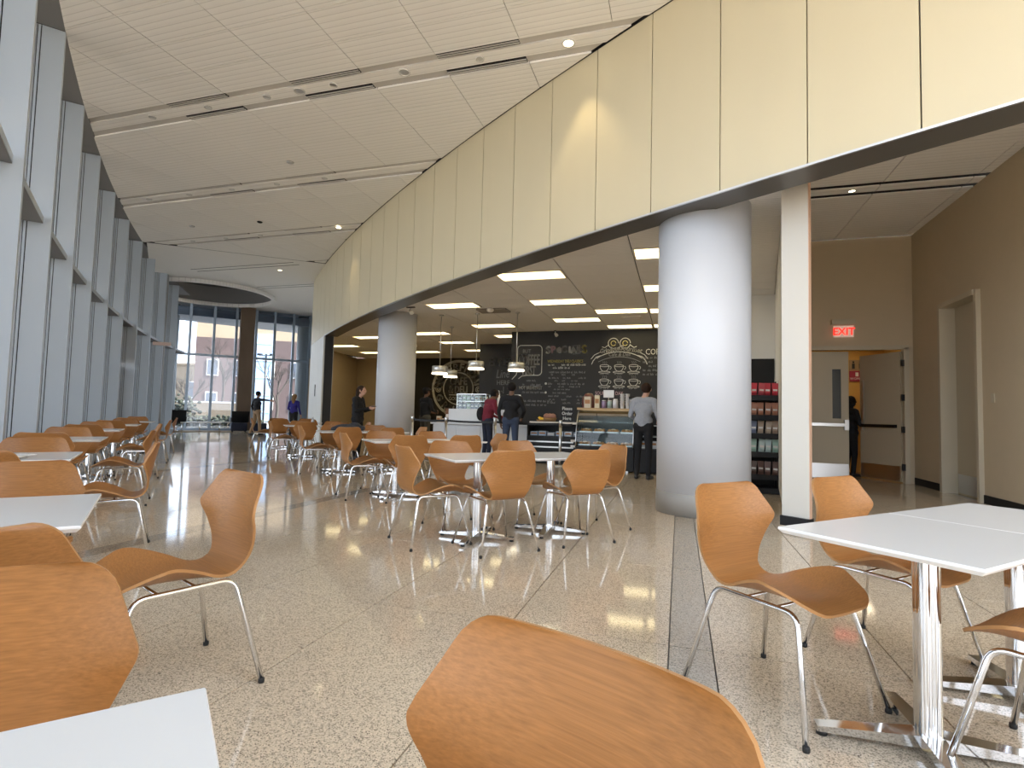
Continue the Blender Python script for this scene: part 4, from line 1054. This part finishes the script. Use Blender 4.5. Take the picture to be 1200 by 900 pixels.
for k, ((nm, a), lab) in enumerate(zip(items, labs)):
    if nm == 'tea_box': carton(a[0], 11.55, 1.278, a[1], a[2], lab, nm, 'box'); continue
    x, r, h = a; t = thing('tin' if nm == 'clock' else nm, lab, 'tin' if nm == 'clock' else nm.replace('_', ' '), (x, 11.55, 1.278))
    if nm == 'jar': obj('glass_body', MB().lathe([(r, 0), (r, h*.8), (r*.8, h*.9)], n=16), mat('jar %d' % k, [(.30, .22, .34), (.35, .45, .42), (.6, .6, .62)][k-2], .2), t); obj('lid', MB().lathe([(r*.85, h*.9), (r*.85, h)], n=16), M_LAM, t)
    elif nm == 'cup_stack':
        for q in range(5): obj('cup', MB().lathe([(r*.75, .05*q), (r, .05*q+.10), (r*1.06, .05*q+.10), (r*1.06, .05*q+.108)], n=16, cap=False), M_LAM, t)
    else: obj('tin_body', MB().lathe([(r, 0), (r, h*.8)], n=20), mat('tin pattern', (.25, .25, .26), .4, noise=((30, 30, 30), .8)), t); obj('lid', MB().lathe([(r*1.03, h*.8), (r*1.03, h)], n=20), M_BLACK, t)
bx_sign = thing('menu_card', 'small white framed card above the jars on the case top', 'card', (-1.44, 11.68, 1.278)); bx('card_face', (0, 0, .31), (.22, .012, .16), M_LAM, bx_sign); obj('card_stem', MB().tube([(0, 0, 0), (0, 0, .24)], .008, 6), M_STEEL, bx_sign); obj('card_base', MB().lathe([(.05, 0), (.05, .008)], n=14), M_STEEL, bx_sign)
p2 = thing('drinks_cooler', 'black open drinks cooler between the pastry case and the column', 'cooler', (-.28, 11.08, 0))
bx('base', (0, .45, .25), (1.10, .84, .46), M_BLACK, p2); bx('back_panel', (0, .84, .80), (1.10, .05, .70), M_BLACK, p2)
for s in (-1, 1): bx('end_panel', (s*.54, .45, .74), (.03, .84, .55), M_BLACK, p2)
for z in (.50, .72, .94): bx('shelf', (0, .46+(z-.5)*.2, z), (1.04, .62, .015), M_STEEL, p2)
for k in range(5): carton(-.70+.2*k, 11.45, .51, (.14, .14, .12), random.choice([(.5, .55, .6), (.35, .4, .45), (.6, .6, .6)]), 'drink carton, %s from left on the drinks cooler bottom shelf' % pos[k], 'drink_carton', 'carton', 'cartons in the drinks cooler')
# queue barriers
def stanchion(x, y, nx, ny, lab):
    t = thing('queue_stanchion', lab, 'stanchion', (x, y, 0), 0, 'belt stanchions of the queue')
    obj('base_disc', MB().lathe([(.17, 0), (.17, .015), (.05, .03), (.03, .035)], n=24), M_STEEL, t); obj('pole', MB().lathe([(.032, .035), (.032, .90)], n=16), M_STEEL, t); obj('head', MB().lathe([(.038, .86), (.038, .98), (.03, 1.0)], n=16), M_BLACKM if False else M_STEEL, t)
    d = Vector((nx-x, ny-y, 0)); n_ = 8; m = MB(); vs = []
    for i in range(n_+1):
        s = i/n_; q = (d.x*s, d.y*s); sag = .02*4*s*(1-s); vs += [(q[0], q[1], .895-sag), (q[0], q[1], .945-sag)]
    m.add(vs, [(2*i, 2*i+2, 2*i+3, 2*i+1) for i in range(n_)]); obj('belt', m, M_BLACK, t)
stanchion(-5.24, 11.85, -3.99, 11.75, 'queue stanchion left of the maroon-jacketed man'); stanchion(-3.99, 11.75, -2.47, 11.7, 'queue stanchion between the two men at the counter')
stanchion(-2.47, 11.7, -2.1, 11.1, 'queue stanchion in front of the black merchandiser'); stanchion(-6.3, 12.2, -5.24, 11.85, 'queue stanchion beside the far round column')
# pendant lamps
def pendant(x, y, z, lab):
    t = thing('pendant_lamp', lab, 'pendant lamp', (x, y, z), 0, 'drum pendant lamps over the counter')
    obj('drum_shade', MB().lathe([(.20, .03), (.20, .20), (.19, .21)], n=28), mat('lamp shade silver', (.62, .62, .60), .3, metal=.6), t)
    obj('diffuser', MB().lathe([(.205, 0), (.205, .035)], n=28), mat('lamp diffuser', (1, .95, .85), .5, emit=(1, .86, .62), es=2.2), t)
    obj('stem', MB().tube([(0, 0, .2), (0, 0, ZCAFE-z)], .012, 8), M_STEEL, t); obj('canopy', MB().lathe([(.06, ZCAFE-z-.03), (.06, ZCAFE-z)], n=16), M_STEEL, t)
pendant(-6.0, 13.05, 2.10, 'drum pendant lamp, leftmost and lowest over the counter'); pendant(-6.5, 14.9, 2.15, 'drum pendant lamp half hidden behind the leftmost one'); pendant(-4.97, 13.0, 2.22, 'drum pendant lamp in front of the cafe logo letters'); pendant(-3.90, 13.0, 2.18, 'drum pendant lamp in front of the coffee speech bubble')
for k, (x, y, lab) in enumerate(((-6.3, 11.9, 'white track spotlight on the cafe ceiling beside the far column'), (-3.6, 16.0, 'tiny spotlight hanging in front of the specials chalkboard'))):
    t = thing('spotlight', lab, 'spotlight', (x, y, ZCAFE)); bx('mount', (0, 0, -.012), (.22 if k == 0 else .06, .05, .024), M_BLACKM, t); obj('stem', MB().tube([(0, 0, -.02), (0, 0, -.10)], .012, 8), M_STEEL, t); obj('head', MB().tube([(0, .0, -.09), (.06, -.05, -.16)], [.035, .055], 12), M_LAM, t)
t = thing('ceiling_speaker', 'flat dark speaker grille on the cafe ceiling', 'speaker', (-4.4, 12.6, ZCAFE)); bx('grille', (0, 0, -.02), (.75, .45, .04), mat('grille', (.24, .21, .18), .7), t); obj('dome', MB().ell((0, -.25, -.05), (.09, .09, .06)), M_SIGNW, t)
t = thing('ceiling_vent', 'white square air vent on the cafe ceiling near the column', 'vent', (-1.2, 14.2, ZCAFE)); bx('vent_plate', (0, 0, -.012), (.5, .4, .024), M_SIGNW, t)
for q in range(4): bx('slat', (0, -.13+.09*q, -.03), (.42, .03, .008), M_SIGNW, t)
# snack rack beside the big column
bp_ = tag(bx('wall_panel', (1.50, 11.985, 1.55), (.62, .03, 1.60), M_BLACK), 'plain black board on the white wall behind the snack rack', 'board')
rk = thing('snack_rack', 'black wire rack of snack bags between the big column and the cream post', 'rack', (1.14, 9.25, 0))
for sx in (-1, 1):
    for sy in (-1, 1): bx('upright', (sx*.30, sy*.18, .86), (.025, .025, 1.72), M_BLACKM, rk)
rz_ = [.22, .56, .84, 1.12, 1.42]
for z in rz_: bx('shelf', (0, 0, z), (.60, .38, .02), M_BLACKM, rk); bx('front_lip', (0, -.19, z+.04), (.60, .01, .06), M_BLACKM, rk)
bx('base', (0, 0, .05), (.64, .42, .08), M_BLACK, rk); bx('back_sheet', (0, .195, .86), (.62, .01, 1.66), M_BLACK, rk); bx('side_sheet', (.315, 0, .86), (.012, .38, 1.6), M_BLACK, rk)
cols = [[(.16, .09, .07), (.12, .07, .05)], [(.52, .62, .58), (.40, .55, .45)], [(.40, .28, .20), (.20, .22, .30), (.50, .38, .28)], [(.42, .14, .09), (.45, .20, .12)], [(.55, .05, .07), (.50, .08, .10)]]
rnm = ['bottom', 'second lowest', 'middle', 'second highest', 'top']; rcol = ['dark brown', 'pale green', 'tan and blue', 'orange brown', 'red']
bagm = MB(); bagm.add([(-.042, -.01, 0), (.042, -.01, 0), (.042, .01, 0), (-.042, .01, 0), (-.036, -.05, .10), (.036, -.05, .10), (.036, .05, .10), (-.036, .05, .10), (-.046, -.006, .25), (.046, -.006, .25), (.046, .006, .25), (-.046, .006, .25)],
    [(3, 2, 1, 0), (8, 9, 10, 11)]+[(a+i, a+(i+1) % 4, a+4+(i+1) % 4, a+4+i) for a in (0, 4) for i in range(4)])
for r_, z in enumerate(rz_):
    for k in range(6):
        c = random.choice(cols[r_]); mm = mat('bag %.2f %.2f %.2f' % c, c, .3)
        key = ('bag', mm.name)
        if key not in BOXC: BOXC[key] = bagm.mesh('bag_body', mm); BOXC[(key, 's')] = MB().box((0, -.036, .12), (.06, .012, .07)).mesh('bag_print', M_SIGNW)
        t = thing('snack_bag', '%s snack bag, %s from left on the %s shelf of the rack' % (rcol[r_], pos[k], rnm[r_]), 'snack bag', (.895+.098*k, 9.18+random.uniform(-.02, .02), z+.012), random.uniform(-.25, .25), 'snack bags on the rack')
        t.rotation_euler = (random.uniform(-.05, .12), random.uniform(.0, .12), random.uniform(-.1, .1)); link('bag_body', BOXC[key], t); link('bag_print', BOXC[(key, 's')], t)

# ================================================================== PEOPLE
import numpy as np
def person(label, x, y, ang, h, arms, cols, hair, legs=None, head=(0, 0), long_hair=False, bend=0, extra=None, hold=None):
    """arms: {side: (elbow, wrist)} local, forward +Y"""
    k = h/1.72
    prim = []
    def cap(a, b, r0, r1, lb): prim.append((Vector(a), Vector(b), r0, r1, lb))
    hx, hy = head
    cap((0, 0, 1.00), (0, bend*.5, 1.20), .135, .140, 'shirt'); cap((-.07, bend*.6, 1.24), (.07, bend*.6, 1.24), .115, .115, 'shirt'); cap((-.135, bend, 1.39), (.135, bend, 1.39), .072, .072, 'shirt')
    cap((-.07, 0, .93), (.07, 0, .93), .118, .118, 'pants'); cap((-.05, 0, 1.04), (.05, 0, 1.04), .118, .118, 'shirt')
    nb = Vector((0, bend+.005, 1.43)); hc = Vector((hx, bend+.03+hy, 1.60-abs(hy)*.35))
    cap(nb, hc-Vector((0, .01, .07)), .056, .050, 'skin')
    cap(hc+Vector((0, -.012, .012)), hc+Vector((0, .016, .012)), .080, .078, 'skin'); cap(hc+Vector((0, -.005, .035)), hc+Vector((0, .01, .035)), .078, .074, 'skin'); cap(hc+Vector((0, .035, -.055)), hc+Vector((0, .045, -.05)), .050, .045, 'skin')
    cap(hc+Vector((0, .092, .015)), hc+Vector((0, .108, -.012)), .010, .014, 'skin')
    for s in (-1, 1): cap(hc+Vector((s*.080, -.005, -.015)), hc+Vector((s*.083, -.01, .02)), .014, .016, 'skin')
    lg = legs or {-1: ((-.10, .02, .50), (-.105, -.02, .085)), 1: ((.10, .02, .50), (.105, -.02, .085))}
    for s in (-1, 1):
        kn, an = Vector(lg[s][0]), Vector(lg[s][1])
        cap((s*.085, 0, .90), kn, .092, .062, 'pants'); cap(kn, an+Vector((0, 0, .02)), .062, .048, 'pants'); cap(an-Vector((0, .02, .045)), an+Vector((s*.02, .15, -.05)), .042, .034, 'shoe')
        el, wr_ = Vector(arms[s][0]), Vector(arms[s][1])
        cap((s*.185, bend, 1.385), el, .058, .044, 'shirt'); cap(el, wr_, .043, .031, cols.get('fore', 'shirt'))
        d = (wr_-el).normalized(); inn = Vector((-s, .1, -.05)); pn = (inn-d*inn.dot(d)).normalized(); lat = d.cross(pn).normalized()
        if lat.y < 0 or (abs(lat.y) < .2 and lat.z < 0): lat = -lat
        cap(wr_, wr_+d*.03, .026, .026, 'skin')
        for q, (of, ln) in enumerate(((-.030, .062), (-.010, .074), (.010, .078), (.030, .070))):
            kn_ = wr_+d*.095+lat*of; cap(wr_+d*.02+lat*of*.7, kn_, .013, .012, 'skin'); f1 = kn_+d*ln*.5+pn*.012; cap(kn_, f1, .0105, .0095, 'skin'); cap(f1, f1+d*ln*.35+pn*.026, .0095, .008, 'skin')
        t1 = wr_+d*.055+lat*.048+pn*.012; cap(wr_+d*.025+lat*.022, t1, .014, .012, 'skin'); cap(t1, t1+d*.045+lat*.008+pn*.012, .0115, .0095, 'skin')
    mb = MB()
    for a, b, r0, r1, lb in prim:
        if (b-a).length < .002: b = a+Vector((0, 0, .004))
        d = (b-a).normalized(); pts = [a-d*r0*.95, a-d*r0*.6, a, b, b+d*r1*.6, b+d*r1*.95]; mb.tube(pts, [r0*.3, r0*.8, r0, r1, r1*.8, r1*.3], 10)
    o = bpy.data.objects.new('tmp', mb.mesh('tmp', M_BLACK)); COL.objects.link(o)
    md = o.modifiers.new('r', 'REMESH'); md.mode = 'VOXEL'; md.voxel_size = .0115; md.use_smooth_shade = True
    ms_ = o.modifiers.new('s', 'SMOOTH'); ms_.factor = .5; ms_.iterations = 3
    me = bpy.data.meshes.new_from_object(o.evaluated_get(bpy.context.evaluated_depsgraph_get())); bpy.data.objects.remove(o)
    order = ['skin', 'shirt', 'pants', 'shoe']; me.materials.clear()
    for q in order: me.materials.append(cols[q])
    n_ = len(me.polygons); ce = np.zeros(n_*3); me.polygons.foreach_get('center', ce); ce = ce.reshape(-1, 3); best = np.full(n_, 9.); idx = np.zeros(n_, dtype=np.int32)
    for a, b, r0, r1, lb in prim:
        A = np.array(a); D = np.array(b)-A; l2 = max(1e-9, D@D); tt = np.clip(((ce-A)@D)/l2, 0, 1); dist = np.linalg.norm(ce-(A+tt[:, None]*D), axis=1)-(r0+(r1-r0)*tt)
        w = dist < best; best[w] = dist[w]; idx[w] = order.index(lb)
    me.polygons.foreach_set('material_index', idx); me.polygons.foreach_set('use_smooth', np.ones(n_, dtype=bool)); me.update(); me.name = 'body'
    t = thing('person', label, 'person', (x, y, 0), math.radians(ang-90)); t.scale = (k, k, k)
    link('body', me, t)
    hm = MB(); hm.ell(hc+Vector((0, -.022, .030)), (.092, .098, .098), 0, 16, 12)
    if long_hair: hm.ell(hc+Vector((0, -.085, -.10)), (.085, .055, .18), 0, 14, 10); hm.ell(hc+Vector((0, -.075, -.02)), (.088, .06, .12), 0, 14, 10)
    obj('hair', hm, hair, t)
    for s in (-1, 1): obj('eye', MB().ell(hc+Vector((s*.030, .083, .012)), (.011, .008, .008)), M_BLACK, t)
    obj('mouth', MB().ell(hc+Vector((0, .089, -.052)), (.020, .007, .006)), mat('lips', (.35, .12, .10), .5), t)
    if extra: extra(t, hc)
    return t
def cl(n, c): return mat('cloth '+n, c, .9, noise=((30, 30, 30), .15))
HB = mat('black hair', (.012, .010, .010), .75, spec=.15); HBR = mat('brown hair', (.03, .016, .01), .75, spec=.15); HBL = mat('dark blond hair', (.22, .13, .06), .75, spec=.15)
JEAN = cl('dark denim', (.03, .045, .085)); BLK = cl('black', (.008, .008, .010)); SHO = mat('shoe leather', (.01, .01, .012), .4)
hang = {-1: ((-.235, -.04, 1.12), (-.225, .05, .88)), 1: ((.235, -.04, 1.12), (.225, .05, .88))}
# grey shirt man at the pastry case
person('person in grey shirt and black trousers standing at the pastry case, partly behind the column', -.62, 10.10, 75, 1.74, {-1: ((-.25, .02, 1.12), (-.20, .22, 1.05)), 1: ((.25, .02, 1.12), (.20, .22, 1.05))},
       dict(skin=M_SKINA, shirt=cl('grey', (.30, .31, .34)), pants=BLK, shoe=SHO), HBR, head=(.02, .03), bend=.03)
# black jacket man
person('person in black jacket and jeans seen from behind at the counter', -3.50, 11.35, 95, 1.80, {-1: ((-.26, .0, 1.12), (-.24, .08, .88)), 1: ((.27, .04, 1.13), (.20, .22, 1.0))},
       dict(skin=M_SKINB, shirt=BLK, pants=JEAN, shoe=SHO), HB, head=(0, .01))
def pack(t, hc): obj('sling_bag', MB().ell((-.16, -.10, 1.10), (.09, .10, .17)), BLK, t)
person('person in maroon jacket bending over the counter with head lowered', -4.30, 12.10, 50, 1.72, {-1: ((-.22, .10, 1.13), (-.13, .34, 1.02)), 1: ((.22, .10, 1.13), (.12, .34, 1.0))},
       dict(skin=M_SKINB, shirt=cl('maroon', (.17, .015, .03)), pants=cl('navy', (.015, .02, .04)), shoe=SHO), HB, head=(0, .09), bend=.07, extra=pack)
def capf(t, hc): obj('cap', MB().ell(hc+Vector((0, -.01, .055)), (.098, .108, .075)), BLK, t); obj('cap_visor', MB().ell(hc+Vector((0, .12, .06)), (.065, .06, .010)), BLK, t)
person('person in black hoodie and camouflage trousers beside the far round column', -6.62, 13.55, 60, 1.78, {-1: ((-.25, .05, 1.13), (-.14, .26, 1.08)), 1: ((.25, .05, 1.13), (.14, .26, 1.08))},
       dict(skin=M_SKINB, shirt=BLK, pants=mat('camouflage', (.085, .08, .065), .9, noise=((9, 9, 9), .7)), shoe=SHO), HB, extra=capf)
t = person('person with long dark hair in black, looking down at a phone', -6.98, 10.85, 5, 1.68, {-1: ((-.22, .06, 1.12), (-.10, .30, 1.17)), 1: ((.22, .05, 1.12), (.08, .30, 1.19))},
       dict(skin=M_SKINA, shirt=BLK, pants=BLK, shoe=SHO), HBR, head=(0, .05), long_hair=True)
ph = thing('phone', 'dark phone held by the long-haired person in black', 'phone', (-6.98+.375, 10.85+.01, 1.20), 0); obj('phone_case', MB().box((0, 0, 0), (.14, .07, .010)), M_BLACK, ph); obj('phone_screen', MB().box((0, 0, .0055), (.125, .062, .002)), M_DARKGLASS, ph)
person('person in black top and tan trousers pointing with an outstretched arm near the end windows', -16.35, 18.15, 75, 1.78, {-1: ((-.26, -.06, 1.13), (-.26, .02, .92)), 1: ((.44, .02, 1.38), (.70, .06, 1.36))},
       dict(skin=M_SKINA, shirt=BLK, pants=cl('tan', (.36, .24, .14)), shoe=SHO), HB, legs={-1: ((-.11, -.02, .50), (-.16, -.16, .085)), 1: ((.11, .06, .50), (.13, .06, .085))}, long_hair=False)
person('person with long blond hair in a royal blue top near the end windows', -14.9, 18.55, 95, 1.70, {-1: ((-.25, -.02, 1.12), (-.20, .16, 1.02)), 1: ((.25, -.02, 1.12), (.27, .06, .90))},
       dict(skin=M_SKINA, shirt=cl('royal blue', (.03, .025, .22)), pants=BLK, shoe=SHO), HBL, long_hair=True)
person('person in a black dress standing in the corridor behind the half open door', 3.40, 12.95, 20, 1.66, {-1: ((-.24, .0, 1.12), (-.20, .14, .95)), 1: ((.24, .04, 1.12), (.16, .24, 1.05))},
       dict(skin=BLK, shirt=BLK, pants=BLK, shoe=SHO), HB)

# ================================================================== OUTSIDE
struct(obj('ground', MB().prism([(-160, -60), (90, -60), (90, 160), (-160, 160)], -.6, -.31), M_GROUND))
def cam_pt(px, d): l = (px-600)/640*d; return (-.294*d+.956*l, .956*d+.294*l)
a0 = math.atan2(.294, .956)
bl = thing('brick_building', 'red brick building with a pale stone top outside the end windows', 'building', (*cam_pt(331, 58), -.31), a0+.25)
bx('brick_wall', (0, 4, 4.3), (17, 8, 8.6), M_BRICK, bl); bx('stone_storey', (0, 4.0, 11.0), (17, 8, 4.8), M_LIME, bl); bx('roof_slab', (0, 4, 13.5), (17.6, 8.6, .3), M_LIME, bl)
for zz in (1.2, 4.6):
    for q in range(6):
        w = bx('window', (-6.8+2.7*q, -.04, zz+.9), (1.1, .12, 1.7), M_LAM, bl); bx('pane', (0, -.07, 0), (.96, .02, 1.54), M_EXTDK, w)
for q, xx in ((0, -1.9), (1, 4.6)):
    w = bx('glazed_bay', (xx, -.12, 4.6), (1.5, .3, 9.2), M_EXTGL, bl)
    for zz in range(5): bx('bay_mullion', (0, -.17, -3.6+1.8*zz), (1.5, .06, .08), M_LAM, w)
b2 = thing('white_building', 'pale distant building at the left of the end windows', 'building', (*cam_pt(185, 66), -.31), a0); bx('wall_block', (0, 3, 3.2), (12, 6, 6.4), M_LIME, b2); bx('roof_slab', (0, 3, 6.5), (12.4, 6.4, .25), M_LIME, b2)
for q in range(4):
    w = bx('window', (-4.2+2.8*q, -.04, 3.4), (1.6, .12, 2.0), M_LAM, b2); bx('pane', (0, -.07, 0), (1.4, .02, 1.8), M_EXTDK, w)
ter = thing('terrace_wall', 'low pale terrace wall outside the end windows', 'wall', (*cam_pt(232, 40), -.31), a0); bx('wall_body', (0, 0, .85), (9, .5, 1.7), M_LIME, ter); bx('coping', (0, 0, 1.75), (9.1, .6, .1), M_LAM, ter)
def hedge(px, d, L, hgt, lab):
    t = thing('hedge', lab, 'hedge', (*cam_pt(px, d), -.31), a0); m = MB()
    for q in range(int(L*90)): r_ = random.uniform(.08, .17); m.ell((random.uniform(-L/2, L/2), random.uniform(-.4, .4), random.uniform(.1, hgt)*random.uniform(.7, 1)), (r_, r_, r_*.8), 0, 5, 4)
    obj('foliage', m, M_HEDGE, t)
hedge(250, 34, 6, .9, 'dark clipped hedge low outside the end windows'); hedge(205, 36, 3.2, 2.2, 'taller dark shrub outside at the left of the end windows')
def bare_tree(px, d, hgt, lab, seed):
    rnd = random.Random(seed); t = thing('bare_tree', lab, 'tree', (*cam_pt(px, d), -.31)); m = MB(); tr = MB()
    def grow(p, dr, ln, r, dep, mb):
        q = p+dr*ln; mb.tube([p, (p+q)/2+Vector((rnd.uniform(-1, 1), rnd.uniform(-1, 1), 0))*ln*.06, q], [r, r*.85, r*.7], 5, cap=False)
        if dep == 0: return
        for _ in range(3 if dep > 1 else 4):
            nd = (dr+Vector((rnd.uniform(-1, 1), rnd.uniform(-1, 1), rnd.uniform(-.2, .7)))*.75).normalized(); grow(p+(q-p)*rnd.uniform(.6, 1), nd, ln*rnd.uniform(.55, .8), r*.55, dep-1, m)
    grow(Vector((0, 0, 0)), Vector((0, 0, 1)), hgt*.36, .14, 5, tr)
    obj('trunk', tr, M_BARK, t); stuff(obj('branches', m, M_BARK, t))
bare_tree(262, 46, 7.5, 'bare tree outside left of the brown stone pier', 3); bare_tree(325, 45, 7.0, 'bare tree outside right of the brown stone pier', 5); bare_tree(222, 47, 5.0, 'small bare tree outside at the left of the end windows', 8)
lp = thing('lamp_post', 'dark double lamp post outside right of the stone pier', 'lamp post', (*cam_pt(310, 36), -.31)); obj('pole', MB().tube([(0, 0, 0), (0, 0, 5.0)], .06, 8), M_BLACKM, lp); bx('crossarm', (0, 0, 4.9), (.9, .05, .05), M_BLACKM, lp, a0)
for s in (-1, 1): bx('lamp_head', (s*.42*.956, s*.42*.294, 4.95), (.28, .2, .12), M_BLACKM, lp, a0)
